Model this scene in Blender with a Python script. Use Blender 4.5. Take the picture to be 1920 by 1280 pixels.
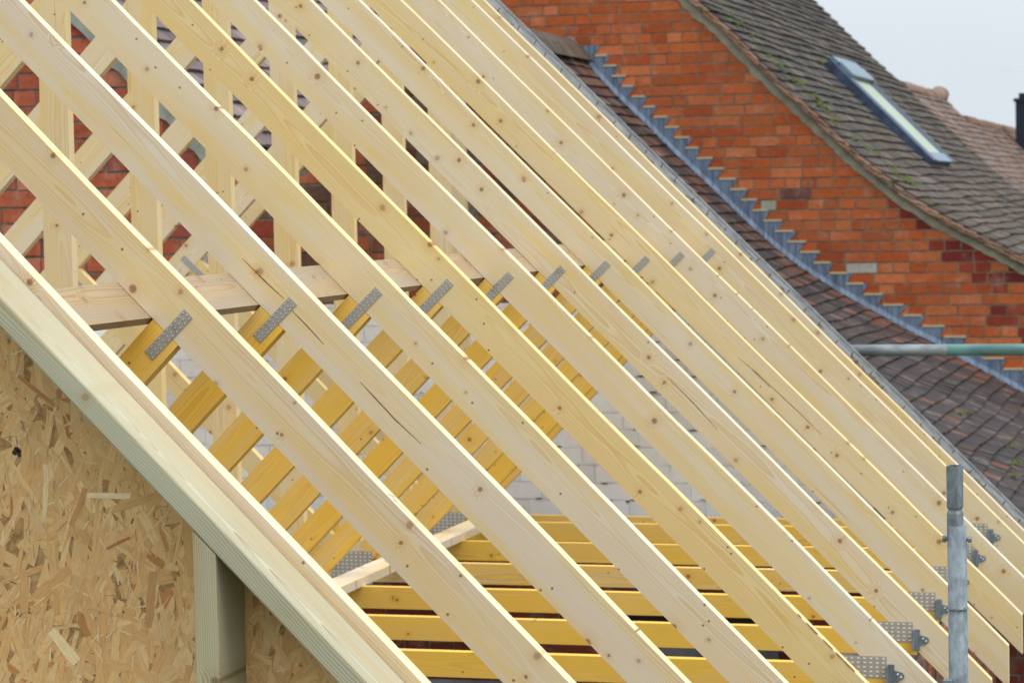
import bpy, math, random
from mathutils import Vector, Matrix
random.seed(7)
for o in list(bpy.data.objects): bpy.data.objects.remove(o, do_unlink=True)
scn = bpy.context.scene
COL = scn.collection

# ------------------------------------------------------------------ camera
YAW, PITCH, ROLL, FPX = -0.27553456, -0.05445328, -0.0192721, 4873.8
cy, sy, cp, sp, cr, sr = math.cos(YAW), math.sin(YAW), math.cos(PITCH), math.sin(PITCH), math.cos(ROLL), math.sin(ROLL)
fwd = Vector((sy*cp, cy*cp, sp)); right = Vector((cy, -sy, 0)); up = right.cross(fwd)
r_ = cr*right + sr*up; u_ = -sr*right + cr*up
cam_d = bpy.data.cameras.new('camera'); cam = bpy.data.objects.new('camera', cam_d); COL.objects.link(cam)
cam.matrix_world = Matrix(((r_.x, u_.x, -fwd.x, 0), (r_.y, u_.y, -fwd.y, 0), (r_.z, u_.z, -fwd.z, 0), (0, 0, 0, 1)))
cam_d.sensor_width = 36.0; cam_d.lens = FPX/1920*36.0
cam_d.clip_start = 0.05; cam_d.clip_end = 3000
cam_d.dof.use_dof = True; cam_d.dof.focus_distance = 5.6; cam_d.dof.aperture_fstop = 11.0
scn.camera = cam

# ------------------------------------------------------------------ light: overcast day
SUN_EL, SUN_AZ = math.radians(60), math.radians(112)     # azimuth measured clockwise from +Y
wd = bpy.data.worlds.new('World'); scn.world = wd; wd.use_nodes = True
wt = wd.node_tree; bg = wt.nodes['Background']
sky = wt.nodes.new('ShaderNodeTexSky'); sky.sky_type = 'NISHITA'; sky.sun_disc = False
sky.sun_elevation = SUN_EL; sky.sun_rotation = SUN_AZ; sky.dust_density = 3.0; sky.air_density = 1.0
hsv = wt.nodes.new('ShaderNodeHueSaturation'); hsv.inputs['Saturation'].default_value = 0.25
mixs = wt.nodes.new('ShaderNodeMix'); mixs.data_type = 'RGBA'; mixs.inputs[0].default_value = 0.85
# overcast cloud deck: brighter towards the zenith, as a real one is
tcw = wt.nodes.new('ShaderNodeTexCoord'); sxw = wt.nodes.new('ShaderNodeSeparateXYZ'); wt.links.new(tcw.outputs['Generated'], sxw.inputs[0])
mrw = wt.nodes.new('ShaderNodeMapRange'); wt.links.new(sxw.outputs[2], mrw.inputs[0]); mrw.inputs[1].default_value = 0.05; mrw.inputs[2].default_value = 1.0; mrw.inputs[3].default_value = 1.0; mrw.inputs[4].default_value = 2.4
clw = wt.nodes.new('ShaderNodeVectorMath'); clw.operation = 'SCALE'; clw.inputs[0].default_value = (5.9, 6.45, 7.0); wt.links.new(mrw.outputs[0], clw.inputs['Scale'])
cn = wt.nodes.new('ShaderNodeTexNoise'); cn.inputs['Scale'].default_value = 2.2; cn.inputs['Detail'].default_value = 4
wt.links.new(tcw.outputs['Generated'], cn.inputs['Vector'])
cmr = wt.nodes.new('ShaderNodeMapRange'); wt.links.new(cn.outputs[0], cmr.inputs[0]); cmr.inputs[1].default_value = 0.3; cmr.inputs[2].default_value = 0.7; cmr.inputs[3].default_value = 0.93; cmr.inputs[4].default_value = 1.05
cl2 = wt.nodes.new('ShaderNodeVectorMath'); cl2.operation = 'SCALE'; wt.links.new(clw.outputs[0], cl2.inputs[0]); wt.links.new(cmr.outputs[0], cl2.inputs['Scale'])
wt.links.new(cl2.outputs[0], mixs.inputs[7])
wt.links.new(sky.outputs[0], hsv.inputs['Color']); wt.links.new(hsv.outputs[0], mixs.inputs[6])
wt.links.new(mixs.outputs[2], bg.inputs['Color']); bg.inputs['Strength'].default_value = 0.1
sun_d = bpy.data.lights.new('sun', 'SUN'); sun = bpy.data.objects.new('sun', sun_d); COL.objects.link(sun)
sun_d.energy = 1.35; sun_d.angle = math.radians(35); sun_d.color = (1.0, 0.97, 0.92)
sd = Vector((math.sin(SUN_AZ)*math.cos(SUN_EL), math.cos(SUN_AZ)*math.cos(SUN_EL), math.sin(SUN_EL)))
sun.rotation_euler = sd.to_track_quat('Z', 'Y').to_euler()
scn.view_settings.view_transform = 'Standard'; scn.view_settings.look = 'None'
scn.view_settings.gamma = 1.0; scn.view_settings.exposure = 0.5
scn.render.engine = 'CYCLES'
scn.cycles.max_bounces = 8; scn.cycles.diffuse_bounces = 5

# ------------------------------------------------------------------ object helpers
def link(name, me, mat=None, parent=None, color=None):
    o = bpy.data.objects.new(name, me); COL.objects.link(o)
    if mat is not None:
        for m in (mat if isinstance(mat, (list, tuple)) else [mat]): me.materials.append(m)
    if parent is not None: o.parent = parent
    if color is not None: o.color = color
    return o
def tag(o, label=None, cat=None, group=None, kind=None):
    if label: o['label'] = label
    if cat: o['category'] = cat
    if group: o['group'] = group
    if kind: o['kind'] = kind
    return o
def thing(name, label, cat, loc=(0, 0, 0), group=None):
    o = bpy.data.objects.new(name, None); COL.objects.link(o); o.location = loc; o.empty_display_size = 0.1
    return tag(o, label, cat, group)

class MB:
    """collects faces; vertex attribute wc = (along, across, thickness) in metres; face colour attribute col"""
    def __init__(s): s.v = []; s.f = []; s.wc = []; s.fc = []; s.mi = []
    def add(s, verts, faces, wc=None, col=(1, 1, 1), mi=0):
        b = len(s.v)
        s.v += [tuple(v) for v in verts]; s.wc += (wc if wc else [tuple(v) for v in verts])
        for f in faces: s.f.append(tuple(b+i for i in f)); s.fc.append(col); s.mi.append(mi)
    def box(s, x0, x1, y0, y1, z0, z1, col=(1, 1, 1), mi=0, wc=None):
        v = [(x, y, z) for x in (x0, x1) for y in (y0, y1) for z in (z0, z1)]
        s.add(v, [(0, 1, 3, 2), (4, 6, 7, 5), (0, 4, 5, 1), (2, 3, 7, 6), (0, 2, 6, 4), (1, 5, 7, 3)], wc, col, mi)
    def prism(s, poly, y0, y1, frame=None, col=(1, 1, 1), mi=0, seedoff=0.0):
        """poly (x,z) clockwise or not, extruded y0..y1; frame = (direction, origin)"""
        n = len(poly)
        v = [(x, y0, z) for x, z in poly] + [(x, y1, z) for x, z in poly]
        area = sum(poly[i][0]*poly[(i+1) % n][1]-poly[(i+1) % n][0]*poly[i][1] for i in range(n))
        F = [tuple(range(n)), tuple(range(2*n-1, n-1, -1))] + [((i+1) % n, i, n+i, n+(i+1) % n) for i in range(n)]
        if area < 0: F = [tuple(reversed(f)) for f in F]
        wc = None
        if frame:
            (dx, dz), (ox, oz) = frame
            wc = [((p[0]-ox)*dx+(p[2]-oz)*dz+seedoff, -(p[0]-ox)*dz+(p[2]-oz)*dx, p[1]-(y0+y1)/2) for p in v]
        s.add(v, F, wc, col, mi)
    def tube(s, p0, p1, rad, n=20, col=(1, 1, 1), mi=0, caps=True):
        p0, p1 = Vector(p0), Vector(p1); d = (p1-p0).normalized()
        a = d.orthogonal().normalized(); b = d.cross(a)
        ring = [a*math.cos(2*math.pi*i/n)*rad+b*math.sin(2*math.pi*i/n)*rad for i in range(n)]
        v = [p0+q for q in ring]+[p1+q for q in ring]
        F = [(i, (i+1) % n, n+(i+1) % n, n+i) for i in range(n)]
        if caps: F += [tuple(range(n-1, -1, -1)), tuple(range(n, 2*n))]
        s.add(v, F, None, col, mi)
    def build(s, name, mat, parent=None, color=None, smooth=False):
        me = bpy.data.meshes.new(name); me.from_pydata(s.v, [], s.f)
        at = me.attributes.new('wc', 'FLOAT_VECTOR', 'POINT'); at.data.foreach_set('vector', [c for w in s.wc for c in w])
        ca = me.attributes.new('col', 'FLOAT_COLOR', 'CORNER')
        arr = []
        for f, c in zip(s.f, s.fc): arr += list(c[:3])+[1.0] if len(f) == 0 else (list(c[:3])+[1.0])*len(f)
        ca.data.foreach_set('color', arr)
        me.polygons.foreach_set('material_index', s.mi)
        if smooth: me.polygons.foreach_set('use_smooth', [True]*len(s.f))
        me.update()
        return link(name, me, mat, parent, color)

# ------------------------------------------------------------------ material helpers
class NT:
    def __init__(s, name):
        s.m = bpy.data.materials.new(name); s.m.use_nodes = True; s.t = s.m.node_tree; s.b = s.t.nodes['Principled BSDF']
    def set(s, sock, v):
        if isinstance(v, bpy.types.NodeSocket): s.t.links.new(v, sock)
        else:
            if isinstance(v, tuple) and len(v) == 3 and len(sock.default_value) == 4: v = v+(1,)
            sock.default_value = v
    def n(s, typ, ins=None, out=0, **kw):
        nd = s.t.nodes.new('ShaderNode'+typ)
        for k, v in kw.items(): setattr(nd, k, v)
        for k, v in (ins or {}).items(): s.set(nd.inputs[k], v)
        return nd.outputs[out]
    def m_(s, op, a, b=0.0, c=0.0, clamp=False):
        return s.n('Math', {0: a, 1: b, 2: c}, operation=op, use_clamp=clamp)
    def add(s, a, b): return s.m_('ADD', a, b)
    def sub(s, a, b): return s.m_('SUBTRACT', a, b)
    def mul(s, a, b): return s.m_('MULTIPLY', a, b)
    def mr(s, v, a, b, c=0.0, d=1.0, smooth=True):
        return s.n('MapRange', {0: v, 1: a, 2: b, 3: c, 4: d}, interpolation_type='SMOOTHSTEP' if smooth else 'LINEAR')
    def mix(s, f, a, b, bt='MIX'):
        nd = s.t.nodes.new('ShaderNodeMix'); nd.data_type = 'RGBA'; nd.blend_type = bt
        s.set(nd.inputs[0], f); s.set(nd.inputs[6], a); s.set(nd.inputs[7], b); return nd.outputs[2]
    def xyz(s, x, y, z): return s.n('CombineXYZ', {0: x, 1: y, 2: z})
    def noise(s, vec, scale=1.0, detail=2.0, rough=0.5, out=0, dist=0.0):
        return s.n('TexNoise', {'Vector': vec, 'Scale': scale, 'Detail': detail, 'Roughness': rough, 'Distortion': dist}, out)
    def attr(s, name, out): return s.n('Attribute', None, out, attribute_name=name)
    def coord(s): return s.n('TexCoord', None, 3)
    def bump(s, h, strength=0.2, dist=0.002):
        s.set(s.b.inputs['Normal'], s.n('Bump', {'Height': h, 'Strength': strength, 'Distance': dist}))
    def fin(s, color, rough=0.7, metal=0.0, spec=0.3):
        s.set(s.b.inputs['Base Color'], color); s.set(s.b.inputs['Roughness'], rough); s.set(s.b.inputs['Metallic'], metal)
        s.b.inputs['Specular IOR Level'].default_value = spec; return s.m

def wood(name, cream, yellow, ringcol, ringamt, brown, tint=None, tintamt=0.0, grey=None, greyamt=0.5, ringfreq=0.0042, bumps=0.12):
    N = NT(name)
    wc = N.attr('wc', 1); sep = N.t.nodes.new('ShaderNodeSeparateXYZ'); N.t.links.new(wc, sep.inputs[0])
    L, W, T = sep.outputs[0], sep.outputs[1], sep.outputs[2]
    oi = N.n('ObjectInfo', None, 1); oc = N.t.nodes.new('ShaderNodeSeparateColor'); N.t.links.new(oi, oc.inputs[0])
    tone, knotty, seed = oc.outputs[0], oc.outputs[1], oc.outputs[2]
    Lp = N.add(L, N.mul(seed, 37.0)); Ws = N.add(W, N.mul(seed, 3.1))
    # knots
    vor = N.t.nodes.new('ShaderNodeTexVoronoi'); vor.voronoi_dimensions = '2D'
    N.set(vor.inputs['Vector'], N.xyz(N.mul(Lp, 7.0), N.mul(Ws, 7.0), 0.0)); vor.inputs['Scale'].default_value = 1
    vc = N.t.nodes.new('ShaderNodeSeparateColor'); N.t.links.new(vor.outputs['Color'], vc.inputs[0])
    gate = N.m_('GREATER_THAN', N.add(vc.outputs[0], N.mul(knotty, 0.3)), 0.74)
    wob = N.noise(N.xyz(N.mul(Lp, 90.0), N.mul(Ws, 90.0), 0.0), 1.0, 2)
    rk = N.add(N.mul(vc.outputs[1], 0.038), 0.022)
    kd = N.m_('DIVIDE', N.add(vor.outputs['Distance'], N.mul(N.sub(wob, 0.5), 0.035)), rk)
    core = N.mul(N.mr(kd, 1.35, 0.65), gate)
    halo = N.mul(N.mr(kd, 5.0, 0.8), gate)
    # growth rings around a pith off the board
    drift = N.noise(N.xyz(N.mul(Lp, 0.7), N.mul(seed, 9.0), 0.0), 1.0, 1)
    drift2 = N.noise(N.xyz(N.mul(Lp, 2.6), N.mul(Ws, 5.0), N.mul(T, 5.0)), 1.0, 2)
    wr = N.add(W, N.add(N.mul(N.sub(drift, 0.5), 0.16), N.mul(N.sub(seed, 0.5), 0.06)))
    tr = N.add(T, N.add(0.034, N.mul(seed, 0.03)))
    rad = N.m_('SQRT', N.add(N.mul(wr, wr), N.mul(tr, tr)))
    rad = N.add(rad, N.add(N.mul(drift2, 0.022), N.mul(halo, 0.013)))
    fr = N.m_('FRACT', N.m_('DIVIDE', rad, ringfreq))
    ring = N.mul(N.mr(fr, 0.25, 0.92), N.mr(fr, 1.0, 0.95))
    fibre = N.noise(N.xyz(N.mul(Lp, 9.0), N.mul(W, 520.0), N.mul(T, 520.0)), 1.0, 3, 0.6)
    lowf = N.noise(N.xyz(N.mul(Lp, 1.6), N.mul(Ws, 9.0), N.mul(T, 6.0)), 1.0, 3, 0.6)
    low2 = N.noise(N.xyz(N.add(N.mul(Lp, 0.9), 31.0), N.mul(Ws, 14.0), N.mul(T, 8.0)), 1.0, 3, 0.55)
    y = N.m_('ADD', tone, N.mul(N.sub(lowf, 0.48), 2.3), clamp=True)
    base = N.mix(y, cream, yellow)
    blot = N.noise(N.xyz(N.add(N.mul(Lp, 4.5), 13.0), N.mul(Ws, 13.0), N.mul(T, 9.0)), 1.0, 3, 0.6)
    base = N.mix(N.mul(N.mr(blot, 0.56, 0.72), 0.55), base, (yellow[0]*1.0, yellow[1]*0.96, yellow[2]*0.72))
    ringamt = N.mul(N.mr(N.noise(N.xyz(N.mul(Lp, 1.3), N.mul(Ws, 7.0), 2.0), 1.0, 2), 0.38, 0.62, 0.35, 1.15), ringamt)
    if grey:
        g = N.mul(N.mr(low2, 0.43, 0.60), N.m_('SUBTRACT', 1.15, tone, clamp=True))
        base = N.mix(N.mul(g, greyamt), base, grey)
    if tint: base = N.mix(N.mul(N.mr(low2, 0.34, 0.58), tintamt), base, tint)
    base = N.mix(N.mul(ring, N.add(ringamt, N.mul(halo, 0.25))), base, N.mix(1.0, base, ringcol, 'MULTIPLY'))
    base = N.mix(N.mul(N.mr(fibre, 0.45, 0.75), 0.28), base, N.mix(1.0, base, (0.80, 0.70, 0.56), 'MULTIPLY'))
    base = N.mix(N.mul(halo, 0.20), base, N.mix(1.0, base, (0.88, 0.62, 0.35), 'MULTIPLY'))
    kring = N.m_('FRACT', N.mul(kd, 2.6))
    kcol = N.mix(N.mul(kring, 0.6), brown, (brown[0]*2.6, brown[1]*2.3, brown[2]*2.0))
    base = N.mix(N.mul(core, 0.74), base, kcol)
    # pin knots and nail-size specks
    v2 = N.t.nodes.new('ShaderNodeTexVoronoi'); v2.voronoi_dimensions = '2D'; v2.inputs['Scale'].default_value = 1
    N.set(v2.inputs['Vector'], N.xyz(N.add(N.mul(Lp, 15.0), 7.0), N.mul(Ws, 15.0), 0.0))
    v2c = N.t.nodes.new('ShaderNodeSeparateColor'); N.t.links.new(v2.outputs['Color'], v2c.inputs[0])
    pin = N.mul(N.mr(v2.outputs['Distance'], 0.062, 0.03), N.m_('GREATER_THAN', v2c.outputs[2], 0.86))
    base = N.mix(N.mul(pin, 0.8), base, (0.16, 0.075, 0.03))
    v3 = N.t.nodes.new('ShaderNodeTexVoronoi'); v3.voronoi_dimensions = '2D'; v3.inputs['Scale'].default_value = 1
    N.set(v3.inputs['Vector'], N.xyz(N.add(N.mul(Lp, 11.0), 3.0), N.mul(Ws, 11.0), 0.0))
    v3c = N.t.nodes.new('ShaderNodeSeparateColor'); N.t.links.new(v3.outputs['Color'], v3c.inputs[0])
    g3 = N.m_('GREATER_THAN', N.add(v3c.outputs[1], N.mul(knotty, 0.1)), 0.91); w3 = N.add(N.m_('DIVIDE', v3.outputs['Distance'], N.add(0.45, N.mul(v3c.outputs[0], 1.1))), N.mul(N.sub(wob, 0.5), 0.09))
    base = N.mix(N.mul(N.mul(N.mr(w3, 0.24, 0.05), g3), 0.28), base, N.mix(1.0, base, (0.80, 0.60, 0.42), 'MULTIPLY'))
    base = N.mix(N.mul(N.mul(N.mr(w3, 0.085, 0.035), g3), 0.6), base, (0.30, 0.16, 0.08))
    # short resin streaks and hairline checks, stretched along the grain
    st = N.noise(N.xyz(N.mul(Lp, 2.4), N.mul(Ws, 170.0), N.mul(T, 170.0)), 1.0, 1, 0.4)
    stg = N.noise(N.xyz(N.mul(Lp, 3.1), N.mul(Ws, 11.0), 4.0), 1.0, 1)
    base = N.mix(N.mul(N.mul(N.mr(st, 0.735, 0.78), N.mr(stg, 0.52, 0.6)), 0.55), base, (0.32, 0.17, 0.07))
    N.bump(N.add(N.mul(ring, 0.5), fibre), bumps, 0.0012)
    rg = N.add(0.62, N.mul(fibre, 0.2))
    return N.fin(base, rg, 0, 0.25)

PINE = wood('pine', (0.73, 0.615, 0.41), (0.76, 0.59, 0.285), (0.87, 0.67, 0.42), 0.50, (0.13, 0.055, 0.024),
            grey=(0.71, 0.655, 0.58), greyamt=0.65)
AMBER_BOUNCE = wood('amber_bounce_pine', (0.82, 0.58, 0.22), (0.88, 0.55, 0.085), (0.80, 0.58, 0.30), 0.35, (0.14, 0.055, 0.02),  # pine made yellower, with bounce light between timbers put into its colour
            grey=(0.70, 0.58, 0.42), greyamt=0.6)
TREAT = wood('treated_pine', (0.50, 0.43, 0.285), (0.42, 0.345, 0.19), (0.52, 0.36, 0.22), 0.55, (0.10, 0.07, 0.03),
             tint=(0.44, 0.475, 0.385), tintamt=0.5, ringfreq=0.0043, bumps=0.04)
SAWN = wood('sawn_board', (0.40, 0.30, 0.19), (0.37, 0.265, 0.14), (0.74, 0.58, 0.40), 0.5, (0.13, 0.06, 0.03),
            grey=(0.30, 0.265, 0.22), greyamt=0.6)

DARK_WOOD = wood('dark_timber', (0.16, 0.11, 0.075), (0.13, 0.085, 0.05), (0.6, 0.5, 0.4), 0.5, (0.05, 0.03, 0.02))  # dark brown wood for the wall plate

def simple(name, c, rough=0.6, metal=0.0, spec=0.3, c2=None, scale=20.0, bump=0.0, det=4):
    N = NT(name); col = c
    P = N.coord()
    nz = N.noise(P, scale, det, 0.6)
    if c2: col = N.mix(N.mr(nz, 0.35, 0.68), c, c2)
    if bump: N.bump(nz, bump, 0.004)
    return N.fin(col, rough, metal, spec)

def colored(name, rough, scale, var=0.35, moss=0.0, mossscale=6.0, streak=0.0, bump=0.3, dirt=(0.05, 0.045, 0.035), dirtamt=0.0, dirtscale=2.0):
    """material that takes each face's colour and weathers it"""
    N = NT(name); P = N.coord(); c = N.attr('col', 0)
    nz = N.noise(P, scale, 5, 0.65); nz2 = N.noise(P, scale*0.23, 3, 0.6)
    c = N.mix(N.mul(N.mr(nz, 0.42, 0.75), var), c, N.mix(1.0, c, (0.45, 0.42, 0.42), 'MULTIPLY'))
    c = N.mix(N.mul(N.mr(nz2, 0.5, 0.8), var*0.9), c, N.mix(0.5, c, (0.55, 0.47, 0.40)))
    if dirtamt:
        dz = N.noise(P, dirtscale, 4, 0.6)
        c = N.mix(N.mul(N.mr(dz, 0.48, 0.72), dirtamt), c, dirt)
    if moss:
        mz = N.noise(P, mossscale, 5, 0.7)
        c = N.mix(N.mr(mz, 0.70-moss*0.12, 0.78-moss*0.12), c, (0.055, 0.085, 0.018))
    N.bump(nz, bump, 0.003)
    return N.fin(c, rough, 0, 0.25)

BRICK = colored('brick_face', 0.9, 38.0, 0.5, dirtamt=0.22, dirtscale=1.4, dirt=(0.22, 0.055, 0.03))
OLDBRICK = colored('old_brick_face', 0.9, 45.0, 0.55, dirtamt=0.35, dirtscale=3.0)
MORTAR = simple('mortar', (0.27, 0.22, 0.13), 0.95, c2=(0.16, 0.13, 0.085), scale=14, bump=0.4)
MORTAR_DARK = simple('old_mortar', (0.23, 0.21, 0.17), 0.95, c2=(0.11, 0.10, 0.08), scale=18, bump=0.4)
FILLET = simple('mortar_fillet', (0.40, 0.37, 0.27), 0.95, c2=(0.27, 0.255, 0.18), scale=9, bump=0.5)
TILE = colored('clay_tile', 0.9, 26.0, 0.6, moss=1.05, mossscale=9.0, dirtamt=0.35, dirtscale=1.6, dirt=(0.07, 0.065, 0.055))
TILE_LOW = colored('dark_clay_tile', 0.9, 24.0, 0.45, moss=0.12, mossscale=5.0, dirtamt=0.2, dirtscale=2.0, dirt=(0.03, 0.026, 0.026))
WHITEW = colored('limewash', 0.8, 40.0, 0.05, bump=0.5, dirtamt=0.13, dirtscale=7.0, dirt=(0.16, 0.13, 0.11))
SLATE = simple('floor_grey', (0.16, 0.165, 0.17), 0.9, c2=(0.09, 0.09, 0.095), scale=5, bump=0.3)
VOID_SHADE = simple('void_shade', (0.012, 0.011, 0.011), 0.9)  # near-black colour painted for the shade inside hollows
GRASS = simple('ground_grass', (0.06, 0.09, 0.03), 0.95, c2=(0.10, 0.09, 0.05), scale=0.8)
MOSSM = simple('moss', (0.085, 0.11, 0.02), 0.95, c2=(0.035, 0.055, 0.012), scale=40, bump=0.8)

def galv(name, c, c2, rough=0.45, metal=0.7, sc=60.0, stretch=(1, 1, 0.25)):
    N = NT(name); P = N.coord()
    mp = N.n('Mapping', {'Vector': P, 'Scale': stretch})
    nz = N.noise(mp, sc, 5, 0.65); n2 = N.noise(mp, sc*0.2, 3, 0.6)
    col = N.mix(N.mr(nz, 0.35, 0.7), c, c2)
    col = N.mix(N.mul(N.mr(n2, 0.55, 0.7), 0.5), col, (c2[0]*0.45, c2[1]*0.45, c2[2]*0.45))
    N.bump(nz, 0.15, 0.001)
    return N.fin(col, rough, metal, 0.4)
ZINC = galv('zinc_plate', (0.44, 0.425, 0.40), (0.39, 0.375, 0.35), 0.55, 0.35, 80, (1, 1, 1))
ZTOOTH = simple('plate_tooth', (0.88, 0.86, 0.80), 0.4, 0.2)
SLOT = simple('plate_slot', (0.10, 0.085, 0.06), 0.8)
SLOTTAN = simple('plate_slot_tan', (0.62, 0.47, 0.25), 0.7)
GALV = galv('galvanised_tube', (0.22, 0.26, 0.285), (0.13, 0.155, 0.175), 0.68, 0.2, 55, (1, 1, .5))
GALVH = galv('galvanised_rail', (0.27, 0.30, 0.31), (0.15, 0.175, 0.185), 0.65, 0.2, 40, (0.3, 1, 1))
TEAL = galv('teal_rail_paint', (0.20, 0.42, 0.40), (0.16, 0.33, 0.32), 0.55, 0.1, 30, (0.3, 1, 1))
LEAD = galv('lead_sheet', (0.185, 0.245, 0.335), (0.075, 0.098, 0.145), 0.6, 0.15, 26, (2.6, 1, 0.22))
WEATH = galv('weathered_board', (0.22, 0.22, 0.215), (0.055, 0.048, 0.038), 0.9, 0.0, 34, (0.35, 1.4, 0.35))
WEATHP = galv('weathered_board_pale', (0.34, 0.35, 0.36), (0.2, 0.2, 0.2), 0.85, 0.0, 30, (0.5, 1, 0.5))
FRAMED = simple('skylight_flank', (0.060, 0.085, 0.14), 0.5, 0.2, c2=(0.035, 0.05, 0.085), scale=12)
FRAMEL = simple('skylight_trim', (0.19, 0.25, 0.30), 0.55, 0.1, c2=(0.15, 0.20, 0.25), scale=12)
N = NT('skylight_glass'); P = N.coord()
GLASS = N.fin(N.mix(N.mr(N.noise(P, 3.0, 3), 0.3, 0.7), (0.27, 0.34, 0.22), (0.33, 0.38, 0.29)), 0.35, 0, 0.3)
FLUE = simple('flue_metal', (0.018, 0.022, 0.038), 0.5, 0.2)
CRANE_HAZE = simple('hazy_crane', (0.82, 0.86, 0.9), 0.7)  # paled towards the sky: distance haze put into the colour
PENCIL = simple('pencil', (0.10, 0.12, 0.17), 0.7)
CRACK = simple('crack_dark', (0.32, 0.165, 0.08), 0.9, c2=(0.17, 0.08, 0.035), scale=60)
BARK = simple('bark', (0.42, 0.24, 0.11), 0.95, c2=(0.22, 0.11, 0.055), scale=150)
SPLINTER = simple('splinter', (0.75, 0.62, 0.40), 0.7)

# ------------------------------------------------------------------ the roof trusses
D0, SP = 4.27375, 0.6
ZA, TP = -2.21397, 0.994907          # front top edge of every rafter: z = ZA - TP*x
XR = -3.205                          # ridge line
ZC = -1.32858                        # top of bottom chords
CD, TH, RV = 0.075, 0.035, 0.137     # member depth, thickness, rafter depth measured vertically
ZR = ZA-TP*XR                        # ridge height
XT = -0.746                          # rafter tail
n2 = math.sqrt(1+TP*TP); DR = (1/n2, -TP/n2)      # unit direction down the right slope
def mx(x): return 2*XR-x
def top(x): return ZA-TP*x
def timber(name, poly, y0, y1, d, mat, parent, tone, knot, bev=0.0, org=None):
    seed = random.random()
    org = org or poly[0]
    m = MB(); m.prism(poly, y0, y1, ((d[0], d[1]), org))
    # centre W so that rings sit in the board
    ws = [w[1] for w in m.wc]; c = (min(ws)+max(ws))/2
    m.wc = [(a, b-c, t) for a, b, t in m.wc]
    o = m.build(name, mat, parent, (tone, knot, seed, 1))
    if bev:
        bm = o.modifiers.new('edge', 'BEVEL'); bm.width = bev; bm.segments = 3; bm.limit_method = 'ANGLE'
    return o
def nail_plate(parent, cx, cz, d, ln, wd_, y, rows, cols, tan=False, arcs=False):
    """pressed steel plate lying on the face at y (front), long side along d"""
    m = MB(); dx, dz = d; nx, nz = -dz, dx
    def P(a, b, yy): return (cx+dx*a+nx*b, yy, cz+dz*a+nz*b)
    t = 0.0015
    v = [P(a, b, yy) for yy in (y-t, y-0.0002) for a, b in ((-ln/2, -wd_/2), (ln/2, -wd_/2), (ln/2, wd_/2), (-ln/2, wd_/2))]
    F = [(0, 1, 2, 3), (7, 6, 5, 4), (1, 0, 4, 5), (2, 1, 5, 6), (3, 2, 6, 7), (0, 3, 7, 4)]
    m.add(v, [tuple(reversed(f)) for f in F], None, (1, 1, 1), 0)
    for i in range(cols):
        for j in range(rows):
            a = (i+0.5)/cols*ln-ln/2; b = (j+0.5)/rows*wd_-wd_/2
            if not arcs:
                a += (j % 2-0.5)*ln/cols*0.22
                h, w = ln/cols*0.28, wd_/rows*0.20
            else:
                h, w = ln/cols*0.27, wd_/rows*0.30
            for mi, off, hh, ww, yo in ((1, 0.0, h, w, 0.0018), (2, h*0.2, h*0.75, w*0.6, 0.0026)):
                sgn = 1 if not arcs else (1 if (i+j) % 2 else -1)
                q = [P(a+off*sgn-hh, b-ww, y-yo), P(a+off*sgn+hh, b-ww*0.7, y-yo), P(a+off*sgn+hh, b+ww*0.7, y-yo), P(a+off*sgn-hh, b+ww, y-yo)]
                m.add(q, [(3, 2, 1, 0)], None, (1, 1, 1), mi)
    return m.build('nail_plate', [ZINC, SLOTTAN if tan else SLOT, ZTOOTH], parent)

PENC = {0: [((-1.64, 4.277, -0.583), (-1.634, 4.307, -0.588)), ((-1.629, 4.28, -0.593), (-1.606, 4.303, -0.616)), ((-1.611, 4.276, -0.611), (-1.602, 4.307, -0.62)), ((-1.634, 4.291, -0.588), (-1.616, 4.291, -0.606))],
 1: [((-1.643, 4.882, -0.579), (-1.635, 4.904, -0.587)), ((-1.632, 4.885, -0.59), (-1.611, 4.889, -0.611)), ((-1.611, 4.889, -0.611), (-1.608, 4.892, -0.614)), ((-1.638, 4.892, -0.585), (-1.625, 4.886, -0.598))],
 2: [((-1.649, 5.477, -0.573), (-1.644, 5.502, -0.579)), ((-1.645, 5.482, -0.577), (-1.622, 5.49, -0.6)), ((-1.62, 5.477, -0.602), (-1.615, 5.505, -0.607)), ((-1.633, 5.48, -0.589), (-1.625, 5.485, -0.598))],
 3: [((-1.656, 6.079, -0.567), (-1.65, 6.105, -0.572)), ((-1.65, 6.094, -0.572), (-1.622, 6.091, -0.6)), ((-1.623, 6.077, -0.599), (-1.621, 6.104, -0.602))],
 4: [((-1.662, 6.677, -0.56), (-1.654, 6.706, -0.569)), ((-1.653, 6.686, -0.57), (-1.626, 6.699, -0.596)), ((-1.63, 6.677, -0.593), (-1.623, 6.704, -0.6))]}
CRK = {2: [[(-2.1744, -0.1211), (-2.118, -0.176), (-2.0768, -0.2121)], [(-2.066, -0.232), (-2.0249, -0.2723), (-1.9854, -0.3144)],
           [(-1.9016, -0.3981), (-1.8709, -0.4302), (-1.8221, -0.4813), (-1.7611, -0.5368)]],
       6: [[(-1.73, -0.556), (-1.647, -0.638), (-1.572, -0.721)]],
       7: [[(-1.62, -0.535), (-1.555, -0.589), (-1.414, -0.721), (-1.345, -0.79)]],
       8: [[(-1.70, -0.60), (-1.62, -0.68)]]}
TONES = [0.40, 0.30, 0.16, 0.38, 1.0, 0.26, 0.46, 0.28, 0.78, 0.32, 0.36, 0.50]
KNOTS = [-1.5, 0.9, 0.6, 0.55, 0.8, 0.4, 0.55, 0.35, 0.5, 0.6, 0.6, 0.5]
CHT = [0.8, 0.9, 0.9, 0.8, 1.0, 1.0, 1.0, 1.0, 0.55, 0.95, 0.9, 0.8]
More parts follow.
